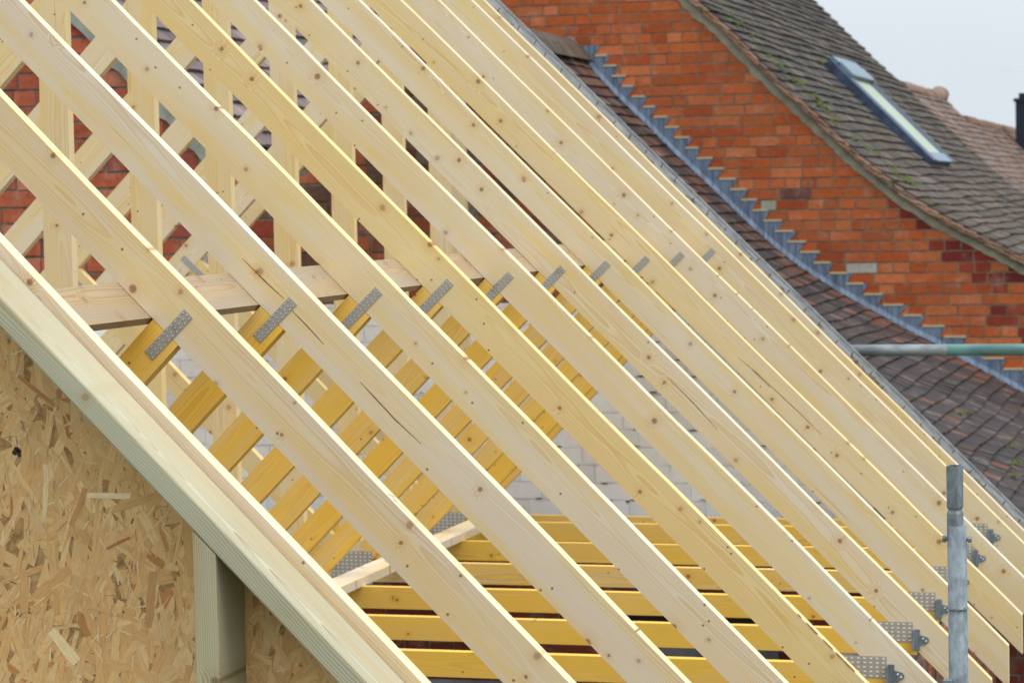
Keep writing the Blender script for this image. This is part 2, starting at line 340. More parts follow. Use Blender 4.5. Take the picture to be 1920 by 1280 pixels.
LAB = ['pine roof truss at the front, its rafter pressed against the green treated timber',
 'first free-standing roof truss behind the green timber, knotty pale rafter with oval pin knots',
 'second free-standing roof truss, whitish rafter split by long brown drying cracks',
 'third free-standing roof truss, smooth even cream rafter with few knots',
 'fourth free-standing roof truss, its rafter the yellowest of the near ones',
 'fifth free-standing roof truss, pinkish cream rafter next behind the yellow one',
 'sixth free-standing roof truss, pale rafter with one long hairline crack low down',
 'seventh free-standing roof truss, cream rafter whose tail shows left of the tube top',
 'eighth free-standing roof truss, yellow rafter with a dark streak, its heel behind the tube',
 'ninth free-standing roof truss from the front, third from the weathered edge board',
 'tenth free-standing roof truss, next to last before the weathered edge board',
 'last roof truss, set close against the weathered grey edge board']
for k in range(12):
    y = D0+SP*k if k < 11 else 10.508
    t = thing('roof_truss', LAB[k], 'roof truss', (XR, y, ZC-CD), 'pine roof trusses in a row')
    t['_'] = 0; del t['_']
    inv = Matrix.Translation((-XR, -y, -(ZC-CD)))
    kids = []
    tone, kn = TONES[k], KNOTS[k]
    g = 0.0006
    # rafters
    rp = [(XR+g, top(XR)), (XT+random.uniform(-.004, .004), 0), (XT, 0), (XR+g, top(XR)-RV)]
    rp[1] = (rp[1][0], top(rp[1][0])); rp[2] = (rp[1][0], rp[1][1]-RV)
    RR = random.Random(900+k); nseg = 24
    edge_t = [(XR+g+(rp[1][0]-XR-g)*i/nseg, 0) for i in range(nseg+1)]
    ph1, ph2 = RR.uniform(0, 6), RR.uniform(0, 6)
    edge_t = [(x, top(x)+(0 if i in (0, nseg) else .0016*math.sin(i*.9+ph1)+.0012*math.sin(i*.37+ph2)+RR.uniform(-.0008, .0008))) for i, (x, _) in enumerate(edge_t)]
    rpw = edge_t+[rp[2], rp[3]]
    R = timber('rafter', rpw, y, y+TH, DR, PINE, t, tone, kn, org=rp[0]); kids.append(R)
    if k == 4:
        # strip of bark left on the arris
        m = MB(); xb0 = {0: -1.95, 4: -1.13, 8: -1.6}[k]
        for q in range(6):
            xa_ = xb0+q*.024+RR.uniform(-.010, .010); ln_ = RR.uniform(.008, .040); V = []
            for tq in (0, .5, 1):
                xx = xa_+ln_*tq; ww = .0006+RR.uniform(.0012, .003)*math.sin(math.pi*max(.08, min(.92, tq)))
                V += [(xx, y-.0006, top(xx)-ww), (xx, y-.0008, top(xx)+.0016), (xx, y+ww, top(xx)+.0030)]
            m.add(V, [(0, 3, 4, 1), (3, 6, 7, 4), (1, 4, 5, 2), (4, 7, 8, 5)])
        bk = m.build('bark_edge', BARK, R); bk['kind'] = 'stuff'; kids.append(bk)
    lp = [(mx(x), z) for x, z in rp]
    kids.append(timber('rafter', lp, y, y+TH, (DR[0], -DR[1]), PINE, t, random.uniform(.3, .7), .5))
    # bottom chord
    xa = (ZA-RV-ZC)/TP
    cpz = [(xa, ZC), (-0.965, ZC-(xa+0.965)*-TP*1.0), (-0.965, ZC-CD), (mx(-0.965), ZC-CD), (mx(-0.965), ZC+(xa+0.965)*TP), (mx(xa), ZC)]
    cpz[1] = (-0.965, max(ZA-RV+0.965*TP-g, ZC-CD+.004)); cpz[4] = (mx(-0.965), cpz[1][1]); cpz[0] = (xa-g, ZC); cpz[5] = (mx(xa)+g, ZC)
    kids.append(timber('bottom_chord', cpz, y, y+TH, (1, 0), AMBER_BOUNCE, t, CHT[k], .45))
    # king post
    hw = 0.0425; zt = top(XR+hw)-RV-g
    kids.append(timber('king_post', [(XR-hw, ZC+g), (XR+hw, ZC+g), (XR+hw, zt), (XR, ZR-RV-g), (XR-hw, zt)], y, y+TH, (0, 1), PINE, t, random.uniform(.55, .9), .3))
    # struts
    hs = 0.0375
    for s in (1, -1):
        c0 = 1.853; ca, cb = c0+hs*1.4142, c0-hs*1.4142            # z - x of the two long edges
        def onr(c): x = (ZA-RV-c)/(1+TP); return (x-g, x+c-g)
        a1, b1 = onr(ca), onr(cb)
        xk = XR+hw+g
        q = [a1, b1, (ZC+g-cb, ZC+g), (xk, ZC+g), (xk, xk+ca)]
        if s < 0: q = [(mx(x), z) for x, z in q]
        kids.append(timber('strut', q, y, y+TH, (0.7071, 0.7071*s), AMBER_BOUNCE if s > 0 else PINE, t, random.uniform(.72, 1.0), .4))
    # nail plates on the front face
    d45 = (0.7071, 0.7071)
    kids.append(nail_plate(t, -2.1003, -0.2598, (0.723, 0.691), 0.124, 0.0255, y, 3, 10))
    kids.append(nail_plate(t, mx(-2.1003), -0.2598, (-0.723, 0.691), 0.124, 0.0255, y, 3, 10))
    kids.append(nail_plate(t, -0.977-0.071, -1.304-0.031, (1, 0), 0.142, 0.062, y, 5, 8, True, True))
    kids.append(nail_plate(t, mx(-0.977-0.071), -1.304-0.031, (1, 0), 0.142, 0.062, y, 5, 8, True, True))
    kids.append(nail_plate(t, XR+0.005, -1.352, (1, 0), 0.16, 0.124, y, 9, 9, True, True))
    kids.append(nail_plate(t, XR, ZR-0.10, (1, 0), 0.12, 0.076, y, 8, 7, True, True))
    # truss clip at the heel
    m = MB(); x0 = -0.972; zt, zb = -1.326, -1.390
    m.box(x0, x0+0.016, y-0.0035, y-0.0018, zb, zt); m.box(x0-0.0035, x0, y-0.030, y-0.0018, zb, zt)
    pts = [(x0+0.016, zt-0.017), (x0+0.024, zt-0.019)]+[(x0+0.033+0.011*math.cos(a), zt-0.032+0.011*math.sin(a)) for a in [math.radians(b) for b in (95, 60, 25, -10, -45, -80)]]+[(x0+0.024, zt-0.047), (x0+0.016, zt-0.048)]
    m.prism(pts, y-0.0035, y-0.0018)
    for (hx, hz) in ((x0+0.026, zt-0.027), (x0+0.035, zt-0.034)):
        m.tube((hx, y-0.0034, hz), (hx, y-0.006, hz), 0.0028, 10, mi=1)
    kids.append(m.build('truss_clip', [GALV, ZTOOTH], t))
    # small pencil figures on the top edge
    if k in PENC:
        m = MB(); up_ = Vector((TP/n2, 0, 1/n2))
        for a, b in PENC[k]:
            a, b = Vector(a), Vector(b)
            a.z = top(a.x); b.z = top(b.x)
            if k == 0: pass
            d = (b-a).normalized(); s_ = d.cross(up_)*0.0006
            a += up_*0.0004; b += up_*0.0004
            m.add([a+s_, b+s_, b-s_, a-s_], [(0, 1, 2, 3)])
        mk = m.build('pencil_mark', PENCIL, R); kids.append(mk)
    if k in CRK:
        for line in CRK[k]:
            m = MB(); n = len(line); V = []
            for i, (x, z) in enumerate(line):
                w = 0.00025+0.0008*math.sin(math.pi*(i+0.15)/(n-0.7)) if n > 1 else 0.001
                if k > 2: w *= 1.1
                V += [(x+w, y-0.0004, z+w), (x-w, y-0.0004, z-w)]
            for i in range(n-1): m.add([V[2*i], V[2*i+1], V[2*i+3], V[2*i+2]], [(0, 1, 2, 3)])
            kids.append(m.build('drying_crack', CRACK, R))
    # parents sit at the truss foot: shift children so that world positions stay
    for c in kids:
        if c.parent == t: c.matrix_parent_inverse = inv
    if k == 1:
        # loose splinter of wood across the strut
        pass

def board(name, label, cat, corner, ax, L0, wv, tv, w, th, mat, tone, knot, kind=None, bev=0.0, group=None):
    """long board: corner point, axis ax (unit), length, width vector, thickness vector"""
    c, ax, wv, tv = Vector(corner), Vector(ax), Vector(wv).normalized(), Vector(tv).normalized()
    m = MB(); v = []; wc = []
    ns = max(2, int(L0/0.3)); F = []
    for i in range(ns+1):
        for (a, b) in ((0, 0), (w, 0), (w, th), (0, th)):
            v.append(c+ax*(L0*i/ns)+wv*a+tv*b); wc.append((L0*i/ns, a-w/2, b-th/2))
    for i in range(ns):
        b = 4*i
        for j in range(4): F.append((b+j, b+(j+1) % 4, b+4+(j+1) % 4, b+4+j))
    F += [(3, 2, 1, 0), (4*ns, 4*ns+1, 4*ns+2, 4*ns+3)]
    m.add(v, F, wc)
    o = m.build(name, mat, None, (tone, knot, random.random(), 1))
    o.data.validate()
    import bmesh
    bm = bmesh.new(); bm.from_mesh(o.data); bmesh.ops.recalc_face_normals(bm, faces=bm.faces); bm.to_mesh(o.data); bm.free()
    if bev:
        b = o.modifiers.new('edge', 'BEVEL'); b.width = bev; b.segments = 3; b.limit_method = 'ANGLE'
    return tag(o, label, cat, group, kind)

# board nailed under the rafters, parallel to the slope
nrm = Vector((-TP, 0, -1)).normalized()      # away from the rafter plane, downwards
bx = -2.1375; c0 = Vector((bx, 4.32, ZA-RV-TP*bx))+nrm*0.0008
board('bracing_board', 'wide sawn bracing board nailed across beneath the rafters above the metal plates', 'board', c0, (0, 1, 0), 6.28,
      (-1, 0, TP), tuple(nrm), 0.102, 0.020, SAWN, 0.35, 0.3)
board('bracing_board', 'narrow pale bracing board lying flat on the yellow bottom chords', 'board', (-3.05, 4.34, ZC+0.0008), (0, 1, 0), 6.26,
      (1, 0, 0), (0, 0, 1), 0.098, 0.030, PINE, 0.05, 0.2)


# ------------------------------------------------------------------ front: OSB panel, green timber, post
def offx(x, off): return ZA-TP*x+off
gy0, gy1 = 4.130, 4.2605
gt = -0.0215; gb = gt-0.0585
gp = [(-3.3, offx(-3.3, gt)), (-0.70, offx(-0.70, gt)), (-0.70, offx(-0.70, gb)), (-3.3, offx(-3.3, gb))]
o = timber('barge_timber', gp, gy0, gy1, DR, TREAT, None, 0.35, 0.15, 0.0045)
tag(o, 'thick green-tinted treated timber sloping along the top of the chipboard wall', 'timber')
zt_ = lambda x: offx(x, gb)-0.001
pp = [(-1.7475, -2.3), (-1.7045, -2.3), (-1.7045, zt_(-1.7045)), (-1.7475, zt_(-1.7475))]
o = timber('timber_post', pp, 4.1315, 4.2600, (0, 1), TREAT, None, 0.75, 0.1, 0.0025)
tag(o, 'upright green treated post standing in front of the chipboard under the sloping timber', 'post')

panel = thing('strand_board_panel', 'rough wood-chip strand board panel filling the gable under the green timber', 'board panel', (-2.0, 4.27, -2.2))
inv = Matrix.Translation((2.0, -4.27, 2.2))
m = MB(); m.prism([(-3.2, -2.2), (-1.0, -2.2), (-1.0, offx(-1.0, -0.03)), (-3.2, offx(-3.2, -0.03))], 4.262, 4.2725)
NB = NT('strand_board_base'); P = NB.coord()
BASE = NB.fin(NB.mix(NB.mr(NB.noise(P, 60, 5, 0.7), 0.35, 0.65), (0.47, 0.28, 0.12), (0.25, 0.13, 0.05)), 0.8, 0, 0.2)
o = m.build('panel_sheet', BASE, panel); o.matrix_parent_inverse = inv
NS = NT('wood_strand'); wc = NS.attr('wc', 1); c = NS.attr('col', 0)
mp = NS.n('Mapping', {'Vector': wc, 'Scale': (25, 420, 1)}); fz = NS.noise(mp, 1.0, 3, 0.65)
mp2 = NS.n('Mapping', {'Vector': wc, 'Scale': (60, 90, 1)}); bz = NS.noise(mp2, 1.0, 2, 0.6)
c = NS.mix(NS.mul(NS.mr(fz, 0.42, 0.7), 0.55), c, NS.mix(1.0, c, (0.66, 0.50, 0.33), 'MULTIPLY'))
c = NS.mix(NS.mul(NS.mr(bz, 0.5, 0.75), 0.35), c, NS.mix(1.0, c, (1.25, 1.15, 1.0), 'MULTIPLY'))
NS.bump(fz, 0.25, 0.001)
STR = NS.fin(c, 0.55, 0, 0.35)
m = MB(); rnd = random.Random(11); HG = {}
def strand(cx, cz, ln, wd_, ang, yy, col):
    ca, sa = math.cos(ang), math.sin(ang)
    if cz > offx(cx, -.068)-ln*.5: return
    cells = set(); st_ = 0.004; hb = wd_/2+abs(ln)*.03+.003
    na = max(1, int(ln*1.08/st_)); nb = max(1, int(hb*2/st_))
    for i in range(na+1):
        for j in range(nb+1):
            a = (i/na-.5)*ln*1.1; b = (j/nb-.5)*2*hb
            cells.add((int((cx+a*ca-b*sa)/st_+1000), int((cz+a*sa+b*ca)/st_+1000)))
    lev = max(HG.get(c_, 0) for c_ in cells)+1
    for c_ in cells: HG[c_] = lev
    yy = 4.2618-lev*1.8e-5
    n = 4; topp = []; bot = []
    bend = rnd.uniform(-.02, .02)*ln
    for i in range(n+1):
        t = i/n; a = (t-.5)*ln; taper = 0.8+0.2*min(1, 4*min(t, 1-t)+0.25)
        o_ = bend*(4*t*(1-t)-.5)
        topp.append((a+rnd.uniform(-.03, .03)*ln, wd_/2*taper*rnd.uniform(.8, 1.1)+o_)); bot.append((a+rnd.uniform(-.03, .03)*ln, -wd_/2*taper*rnd.uniform(.8, 1.1)+o_))
    pts = bot+topp[::-1]
    sd_ = rnd.uniform(0, 50)
    V = [(cx+a*ca-b*sa, yy, cz+a*sa+b*ca) for a, b in pts]; W = [(a+sd_, b+sd_*.37, 0) for a, b in pts]
    nn = 2*n+2
    m.add(V, [(i, i+1, nn-2-i, nn-1-i) for i in range(n)], W, col)
def scol():
    b = rnd.random()
    base = [(0.64, 0.41, 0.185), (0.66, 0.44, 0.21), (0.62, 0.385, 0.165), (0.69, 0.48, 0.25), (0.64, 0.425, 0.20), (0.61, 0.365, 0.155)][rnd.randrange(6)]
    if rnd.random() < .035: base = (0.46, 0.22, 0.08)
    k = rnd.uniform(.92, 1.12)
    return (base[0]*k, base[1]*k*.95, base[2]*k*.86)
def inside(x, z): return z < offx(x, -0.05) and -2.35 < x < -1.30 and -1.05 < z
for layer in range(3):
    cnt = [1500, 1400, 4600][layer]
    for i in range(cnt):
        x, z = rnd.uniform(-2.35, -1.30), rnd.uniform(-1.05, 0.05)
        if not inside(x, z): continue
        if layer == 0: ln, wd_ = rnd.uniform(.05, .11), rnd.uniform(.012, .03)
        elif layer == 1: ln, wd_ = rnd.uniform(.025, .11), rnd.uniform(.004, .019)
        else:
            ln, wd_ = rnd.uniform(.006, .03), rnd.uniform(.0006, .003)
            if math.sin(x*23+math.cos(z*19)*2)+math.sin(z*31) < -.1 and rnd.random() < .8: continue
        a = rnd.gauss(1.45, .42) if rnd.random() < .65 else rnd.uniform(0, math.pi)
        col = scol()
        if layer == 2:
            r0 = rnd.random()
            if r0 < .38: col = (0.40, 0.235, 0.105); wd_ *= .55
            elif r0 < .70: col = (0.74, 0.555, 0.32)
            elif r0 < .72: col = (0.05, 0.035, 0.025); ln *= .5
        strand(x, z, ln, wd_, a, 4.2618-0.0001-layer*0.00022-rnd.random()*0.0002, col)
# a few marks seen in the photograph
for q in range(7): strand(-2.135+rnd.gauss(0, .0035), -0.441+rnd.gauss(0, .0035), rnd.uniform(.006, .016), rnd.uniform(.005, .010), rnd.uniform(0, 3.1), 4.2603-q*.00005, (0.03, 0.018, 0.015))
strand(-1.945, -0.60, 0.050, 0.006, 0.45, 4.2602, (0.40, 0.16, 0.05)); strand(-2.02, -0.535, 0.075, 0.012, 1.15, 4.2602, (0.52, 0.27, 0.10))
strand(-1.96, -0.515, 0.082, 0.011, 0.0, 4.26015, (0.80, 0.62, 0.38)); strand(-2.085, -0.51, 0.10, 0.011, 1.5, 4.2601, (0.74, 0.56, 0.30))
strand(-1.885, -0.70, 0.10, 0.016, 1.45, 4.2601, (0.50, 0.27, 0.11)); strand(-2.055, -0.79, 0.075, 0.022, -0.85, 4.26005, (0.78, 0.60, 0.33))
o = m.build('wood_strands', STR, panel); o.matrix_parent_inverse = inv
tag(o, kind='stuff')

# ------------------------------------------------------------------ brick walls
def clip(poly, a, b, c_):
    """keep a*x + b*z <= c"""
    out = []
    for i in range(len(poly)):
        p, q = poly[i], poly[(i+1) % len(poly)]
        dp, dq = a*p[0]+b*p[1]-c_, a*q[0]+b*q[1]-c_
        if dp <= 0: out.append(p)
        if (dp < 0 < dq) or (dq < 0 < dp):
            t = dp/(dp-dq); out.append((p[0]+(q[0]-p[0])*t, p[1]+(q[1]-p[1])*t))
    return out
def interp(xs, zs, x):
    if x <= xs[0]: s = (zs[1]-zs[0])/(xs[1]-xs[0]); return zs[0]+s*(x-xs[0])
    for i in range(len(xs)-1):
        if x <= xs[i+1]: return zs[i]+(zs[i+1]-zs[i])*(x-xs[i])/(xs[i+1]-xs[i])
    s = (zs[-1]-zs[-2])/(xs[-1]-xs[-2]); return zs[-1]+s*(x-xs[-1])
def bricks(m, x0, x1, z0, z1, y, ztop, colfn, proud=0.006, pattern='mixed', jit=0.0015, seed=3, mi=0, L=0.215, H=0.065, J=0.0105, zref=0.0, special=None):
    """ztop(x) is the top outline; bricks cut to it"""
    R = random.Random(seed)
    rows = int((z1-z0)/(H+J))+1
    for r in range(rows):
        zb = z0+r*(H+J); x = x0-R.uniform(0, .2); row = r % 2
        while x < x1:
            if pattern == 'mixed': ln = L if (row == 0 and R.random() < .78) or (row == 1 and R.random() < .12) else 0.1025
            elif pattern == 'flemish': ln = L if R.random() < .55 else 0.1025
            else: ln = L
            xa, xb = max(x, x0), min(x+ln, x1); x += ln+J
            if xb-xa < .02: continue
            p = [(xa+R.uniform(-jit, jit), zb+R.uniform(-jit, jit)), (xb+R.uniform(-jit, jit), zb+R.uniform(-jit, jit)), (xb+R.uniform(-jit, jit), zb+H+R.uniform(-jit, jit)), (xa+R.uniform(-jit, jit), zb+H+R.uniform(-jit, jit))]
            ta, tb = ztop(xa), ztop(xb)
            s = (tb-ta)/(xb-xa); p = clip(p, -s, 1, ta-s*xa)
            if len(p) < 3: continue
            pr = proud*R.uniform(.6, 1.1)
            n = len(p); V = [(a, y-pr, b) for a, b in p]+[(a, y+.004, b) for a, b in p]
            cx_ = (xa+xb)/2
            c_ = colfn(cx_, zb, R)
            if special:
                for (sx, sz, sc) in special:
                    if xa <= sx <= xb and zb <= sz <= zb+H+J: c_ = sc
            m.add(V, [tuple(range(n))]+[((i+1) % n, i, n+i, n+(i+1) % n) for i in range(n)], None, c_, mi)
def wallslab(m, xs, zfn, zbot, y0, y1, mi=0, col=(1, 1, 1)):
    for a, b in zip(xs[:-1], xs[1:]):
        m.prism([(a, zbot), (b, zbot), (b, zfn(b)), (a, zfn(a))], y0, y1, None, col, mi)

# far brick gable (plane y = 18.3)
YW = 18.3
VG = [(-7.6, 5.4), (-3.867, 1.381), (-3.783, 1.29), (-3.699, 1.223), (-3.642, 1.165), (-3.555, 1.085), (-3.452, 0.976), (-3.377, 0.883), (-3.301, 0.813), (-3.245, 0.755),
      (-3.169, 0.685), (-3.091, 0.610), (-3.027, 0.547), (-2.84, 0.365), (-2.702, 0.232), (-2.59, 0.130), (-2.475, 0.035), (-2.283, -0.115), (-2.036, -0.272),
      (-1.743, -0.425), (-1.488, -0.570), (-0.9, -0.87), (-0.3, -1.14)]
vx, vz = [p[0] for p in VG], [p[1] for p in VG]
gz = lambda x: interp(vx, vz, x)
far = thing('brick_house', 'orange brick house with mossy clay tile roof and a long skylight', 'house', (-4, 18.3, -4.2))
inv = Matrix.Translation((4, -18.3, 4.2))
def put(o, inv_): o.matrix_parent_inverse = inv_; return o
m = MB(); xs = [-7.0+i*0.1 for i in range(68)]
wallslab(m, xs, gz, -4.2, YW, YW+0.3, 1)
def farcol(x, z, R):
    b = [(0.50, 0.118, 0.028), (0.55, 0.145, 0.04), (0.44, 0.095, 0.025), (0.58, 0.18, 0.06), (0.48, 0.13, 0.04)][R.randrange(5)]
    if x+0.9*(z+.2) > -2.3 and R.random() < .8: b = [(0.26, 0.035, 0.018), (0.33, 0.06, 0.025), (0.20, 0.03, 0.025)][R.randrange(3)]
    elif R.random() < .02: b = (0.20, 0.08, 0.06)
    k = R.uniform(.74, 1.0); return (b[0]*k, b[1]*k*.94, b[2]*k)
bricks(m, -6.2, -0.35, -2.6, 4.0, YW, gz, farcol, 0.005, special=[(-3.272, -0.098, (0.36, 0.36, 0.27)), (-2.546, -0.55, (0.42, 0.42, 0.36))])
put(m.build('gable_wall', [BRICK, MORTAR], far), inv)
# mortar fillet under the verge
m = MB(); R = random.Random(5)
fx = [-6.3+i*0.03 for i in range(200)]; pt = None
for x in fx:
    s = (gz(x+.02)-gz(x-.02))/.04; nl = math.sqrt(1+s*s); n_ = (-s/nl, 1/nl)
    lo = -0.012+R.uniform(-.008, .008); hi = 0.052
    a = (x+n_[0]*lo, YW-0.010, gz(x)+n_[1]*lo); b = (x+n_[0]*hi, YW-0.018, gz(x)+n_[1]*hi); c_ = (b[0], YW+.1, b[2]+0.001)
    if pt: m.add([pt[0], a, b, pt[1]], [(0, 1, 2, 3)]); m.add([pt[1], b, c_, pt[2]], [(0, 1, 2, 3)])
    pt = (a, b, c_)
put(m.build('mortar_verge', FILLET, far, smooth=True), inv)

def arclen(pts):
    s = [0]
    for a, b in zip(pts[:-1], pts[1:]): s.append(s[-1]+math.hypot(b[0]-a[0], b[1]-a[1]))
    return s
def tiles(m, pts, y0, y1, colfn, gauge=0.088, wd_=0.165, th=0.013, lift=0.017, seed=1, wave=0.006, rag=0.0, skip=None, mi=0):
    """pts: profile from eaves (low) to ridge (high), already offset; rows laid on it"""
    R = random.Random(seed); S = arclen(pts)
    sx = lambda s: (interp(S, [p[0] for p in pts], s), interp(S, [p[1] for p in pts], s))
    rows = int(S[-1]/gauge)
    for r in range(rows):
        s0 = r*gauge; y = y0-(wd_/2 if r % 2 else 0)
        while y < y1:
            ya, yb = max(y, y0+rag*R.uniform(-.3, 1)), min(y+wd_-0.0012, y1-rag*R.uniform(-.3, 1)); yc = y; y += wd_
            if yb-ya < .03: continue
            wv = wave*(math.sin(yc*1.7+r*.35)+.6*math.sin(yc*4.1+r*.9))
            sa = s0+R.uniform(-.0025, .0025)+wv; sb = sa+gauge*1.5
            (xa, za_), (xb, zb_) = sx(sa), sx(min(sb, S[-1]))
            dx, dz = xb-xa, zb_-za_; l = math.hypot(dx, dz)
            if l < .01: continue
            dx /= l; dz /= l; nx_, nz_ = (dz, -dx) if dx*dz < 0 and dx > 0 else (-dz, dx)
            if nz_ < 0: nx_, nz_ = -nx_, -nz_
            lf = lift+R.uniform(-.002, .002)+wv*.4; tl = R.uniform(-.0015, .0015)
            V = []
            for (px, pz, o_) in ((xa, za_, lf), (xb, zb_, 0.002)):
                for yy, tt in ((ya, tl), (yb, -tl)):
                    V.append((px+nx_*(o_+tt), yy, pz+nz_*(o_+tt))); V.append((px+nx_*(o_+tt-th), yy, pz+nz_*(o_+tt-th)))
            if skip and skip((xa+xb)/2, (ya+yb)/2): continue
            # 0 low-near-top 1 low-near-bot 2 low-far-top 3 low-far-bot 4.. high
            F = [(0, 2, 6, 4), (0, 1, 3, 2), (0, 4, 5, 1), (2, 3, 7, 6)]
            m.add(V, F, None, colfn(px, pz, yc, R), mi)
# offset profile of the high roof
def offset(pts, d):
    out = []
    for i, (x, z) in enumerate(pts):
        a = pts[max(i-1, 0)]; b = pts[min(i+1, len(pts)-1)]
        dx, dz = b[0]-a[0], b[1]-a[1]; l = math.hypot(dx, dz); nx_, nz_ = -dz/l, dx/l
        if nz_ < 0: nx_, nz_ = -nx_, -nz_
        out.append((x+nx_*d, z+nz_*d))
    return out
prof = [p for p in offset(VG[1:], 0.082)]
slope_top = [(-6.25, 3.93), (-5.2, 2.82)]
prof = slope_top+prof
prof_up = prof[::-1]
def hcol(x, z, y, R):
    b = [(0.112, 0.082, 0.066), (0.125, 0.092, 0.075), (0.094, 0.073, 0.064), (0.142, 0.090, 0.068), (0.078, 0.066, 0.062)][R.randrange(5)]
    if x < -3.0 and R.random() < .35: b = (0.062, 0.058, 0.056)
    if z < 0.2 and R.random() < .15: b = (0.17, 0.125, 0.10)
    k = R.uniform(.78, 1.22); return tuple(c_*k*.68 for c_ in b)
m = MB()
tiles(m, prof_up, YW+0.02, 27.6, hcol, 0.0995, 0.165, seed=4, wave=0.009, rag=0.012, lift=0.026, th=.02, skip=lambda x, y: -3.42 < x < -2.60 and 22.0 < y < 23.5)
# sarking under the tiles so that no light leaks, and the far slope
S2 = offset(prof, -0.012)
for a, b in zip(S2[:-1], S2[1:]): m.add([(a[0], YW+.02, a[1]), (b[0], YW+.02, b[1]), (b[0], 27.6, b[1]), (a[0], 27.6, a[1])], [(0, 1, 2, 3)], None, (0.05, 0.045, 0.04))
m.add([(-6.27, YW, 3.92), (-6.27, 27.6, 3.92), (-9.6, 27.6, 0.6), (-9.6, YW, 0.6)], [(0, 1, 2, 3)], None, (0.12, 0.10, 0.09))
put(m.build('main_roof', TILE, far), inv)
# verge: exposed double tile ends along the gable
m = MB(); R = random.Random(9)
PV = offset(VG[1:], 0.05)[::-1]; S = arclen(PV)
s = 0.0
while s < S[-1]-.05:
    for lay, (o0, ln, yy) in enumerate(((0.000, 0.140, 0.055), (0.017, 0.130, 0.035))):
        sa = s+R.uniform(-.004, .004)+lay*0.03; sb = sa+ln
        xa, za_ = interp(S, [p[0] for p in PV], sa), interp(S, [p[1] for p in PV], sa)
        xb, zb_ = interp(S, [p[0] for p in PV], sb), interp(S, [p[1] for p in PV], sb)
        dx, dz = xb-xa, zb_-za_; l = math.hypot(dx, dz); dx /= l; dz /= l
        nx_, nz_ = (dz, -dx)
        if nz_ < 0: nx_, nz_ = -nx_, -nz_
        lo, hi = o0+0.010, o0-0.004; t_ = 0.014
        V = []
        for y_ in (YW-yy+R.uniform(-.006, .006), YW+.09):
            V += [(xa+nx_*lo, y_, za_+nz_*lo), (xa+nx_*(lo+t_), y_, za_+nz_*(lo+t_)), (xb+nx_*(hi+t_), y_, zb_+nz_*(hi+t_)), (xb+nx_*hi, y_, zb_+nz_*hi)]
        c_ = [(0.28, 0.14, 0.085), (0.21, 0.12, 0.08), (0.33, 0.20, 0.14), (0.17, 0.11, 0.08)][R.randrange(4)]
        m.add(V, [(3, 2, 1, 0), (0, 1, 5, 4), (1, 2, 6, 5), (2, 3, 7, 6), (3, 0, 4, 7)], None, c_)
    s += 0.0995
put(m.build('verge_tiles', TILE, far), inv)
# skylight
def surf(x): return interp([p[0] for p in prof], [p[1] for p in prof], x)
sk = bpy.data.objects.new('skylight', None); COL.objects.link(sk); sk.parent = far; sk.matrix_parent_inverse = inv; sk.location = (-3.0, 22.7, 0.6)
inv2 = Matrix.Translation((3.0, -22.7, -0.6))
A = Vector((-3.43, 0, surf(-3.43))); B = Vector((-2.57, 0, surf(-2.57)-0.02)); dv = (B-A).normalized(); nv = Vector((-dv.z, 0, dv.x)); 
if nv.z < 0: nv = -nv
SL = (B-A).length; ya, yb = 21.95, 23.45
def sbox(m, s0, s1, y0, y1, h0, h1, mi=0):
    V = []
    for s_ in (s0, s1):
        for y_ in (y0, y1):
            for h in (h0, h1): q = A+dv*s_+nv*h; V.append((q.x, y_, q.z))
    m.add(V, [(0, 1, 3, 2), (4, 6, 7, 5), (0, 4, 5, 1), (2, 3, 7, 6), (0, 2, 6, 4), (1, 5, 7, 3)], None, (1, 1, 1), mi)
H0 = 0.085
m = MB(); sbox(m, 0, SL, ya, ya+0.16, -.08, H0); sbox(m, 0, SL, yb-0.22, yb, -.08, H0); sbox(m, 0, 0.08, ya+.16, yb-.10, -.08, H0-.002); sbox(m, SL-0.07, SL, ya+.16, yb-.10, -.08, H0-.004)
put(m.build('frame', FRAMED, sk), inv2)
m = MB(); sbox(m, 0.02, SL-.002, ya+0.14, ya+0.25, H0-.01, H0+.006); sbox(m, 0.02, SL+.01, yb-0.04, yb+0.01, H0-.01, H0+.012); sbox(m, SL-0.10, SL+.006, ya+.28, yb-.09, H0-.012, H0+.004)
put(m.build('trim', FRAMEL, sk), inv2)
m = MB(); sbox(m, 0.08, SL-.1, ya+.25, yb-.22, H0-.03, H0-.006)
put(m.build('glass', GLASS, sk), inv2)
m = MB(); sbox(m, -0.02, 0.055, ya+.10, yb, H0-.005, H0+.028); sbox(m, 0.062, 0.22, ya+.14, yb+.01, H0+.002, H0+.036)
put(m.build('hood', FRAMEL, sk), inv2)
m = MB(); sbox(m, SL+.0, SL+.16, ya+.35, yb+.1, -0.05, -0.006)
put(m.build('apron', simple('apron_lead', (0.34, 0.38, 0.43), 0.6), sk), inv2)
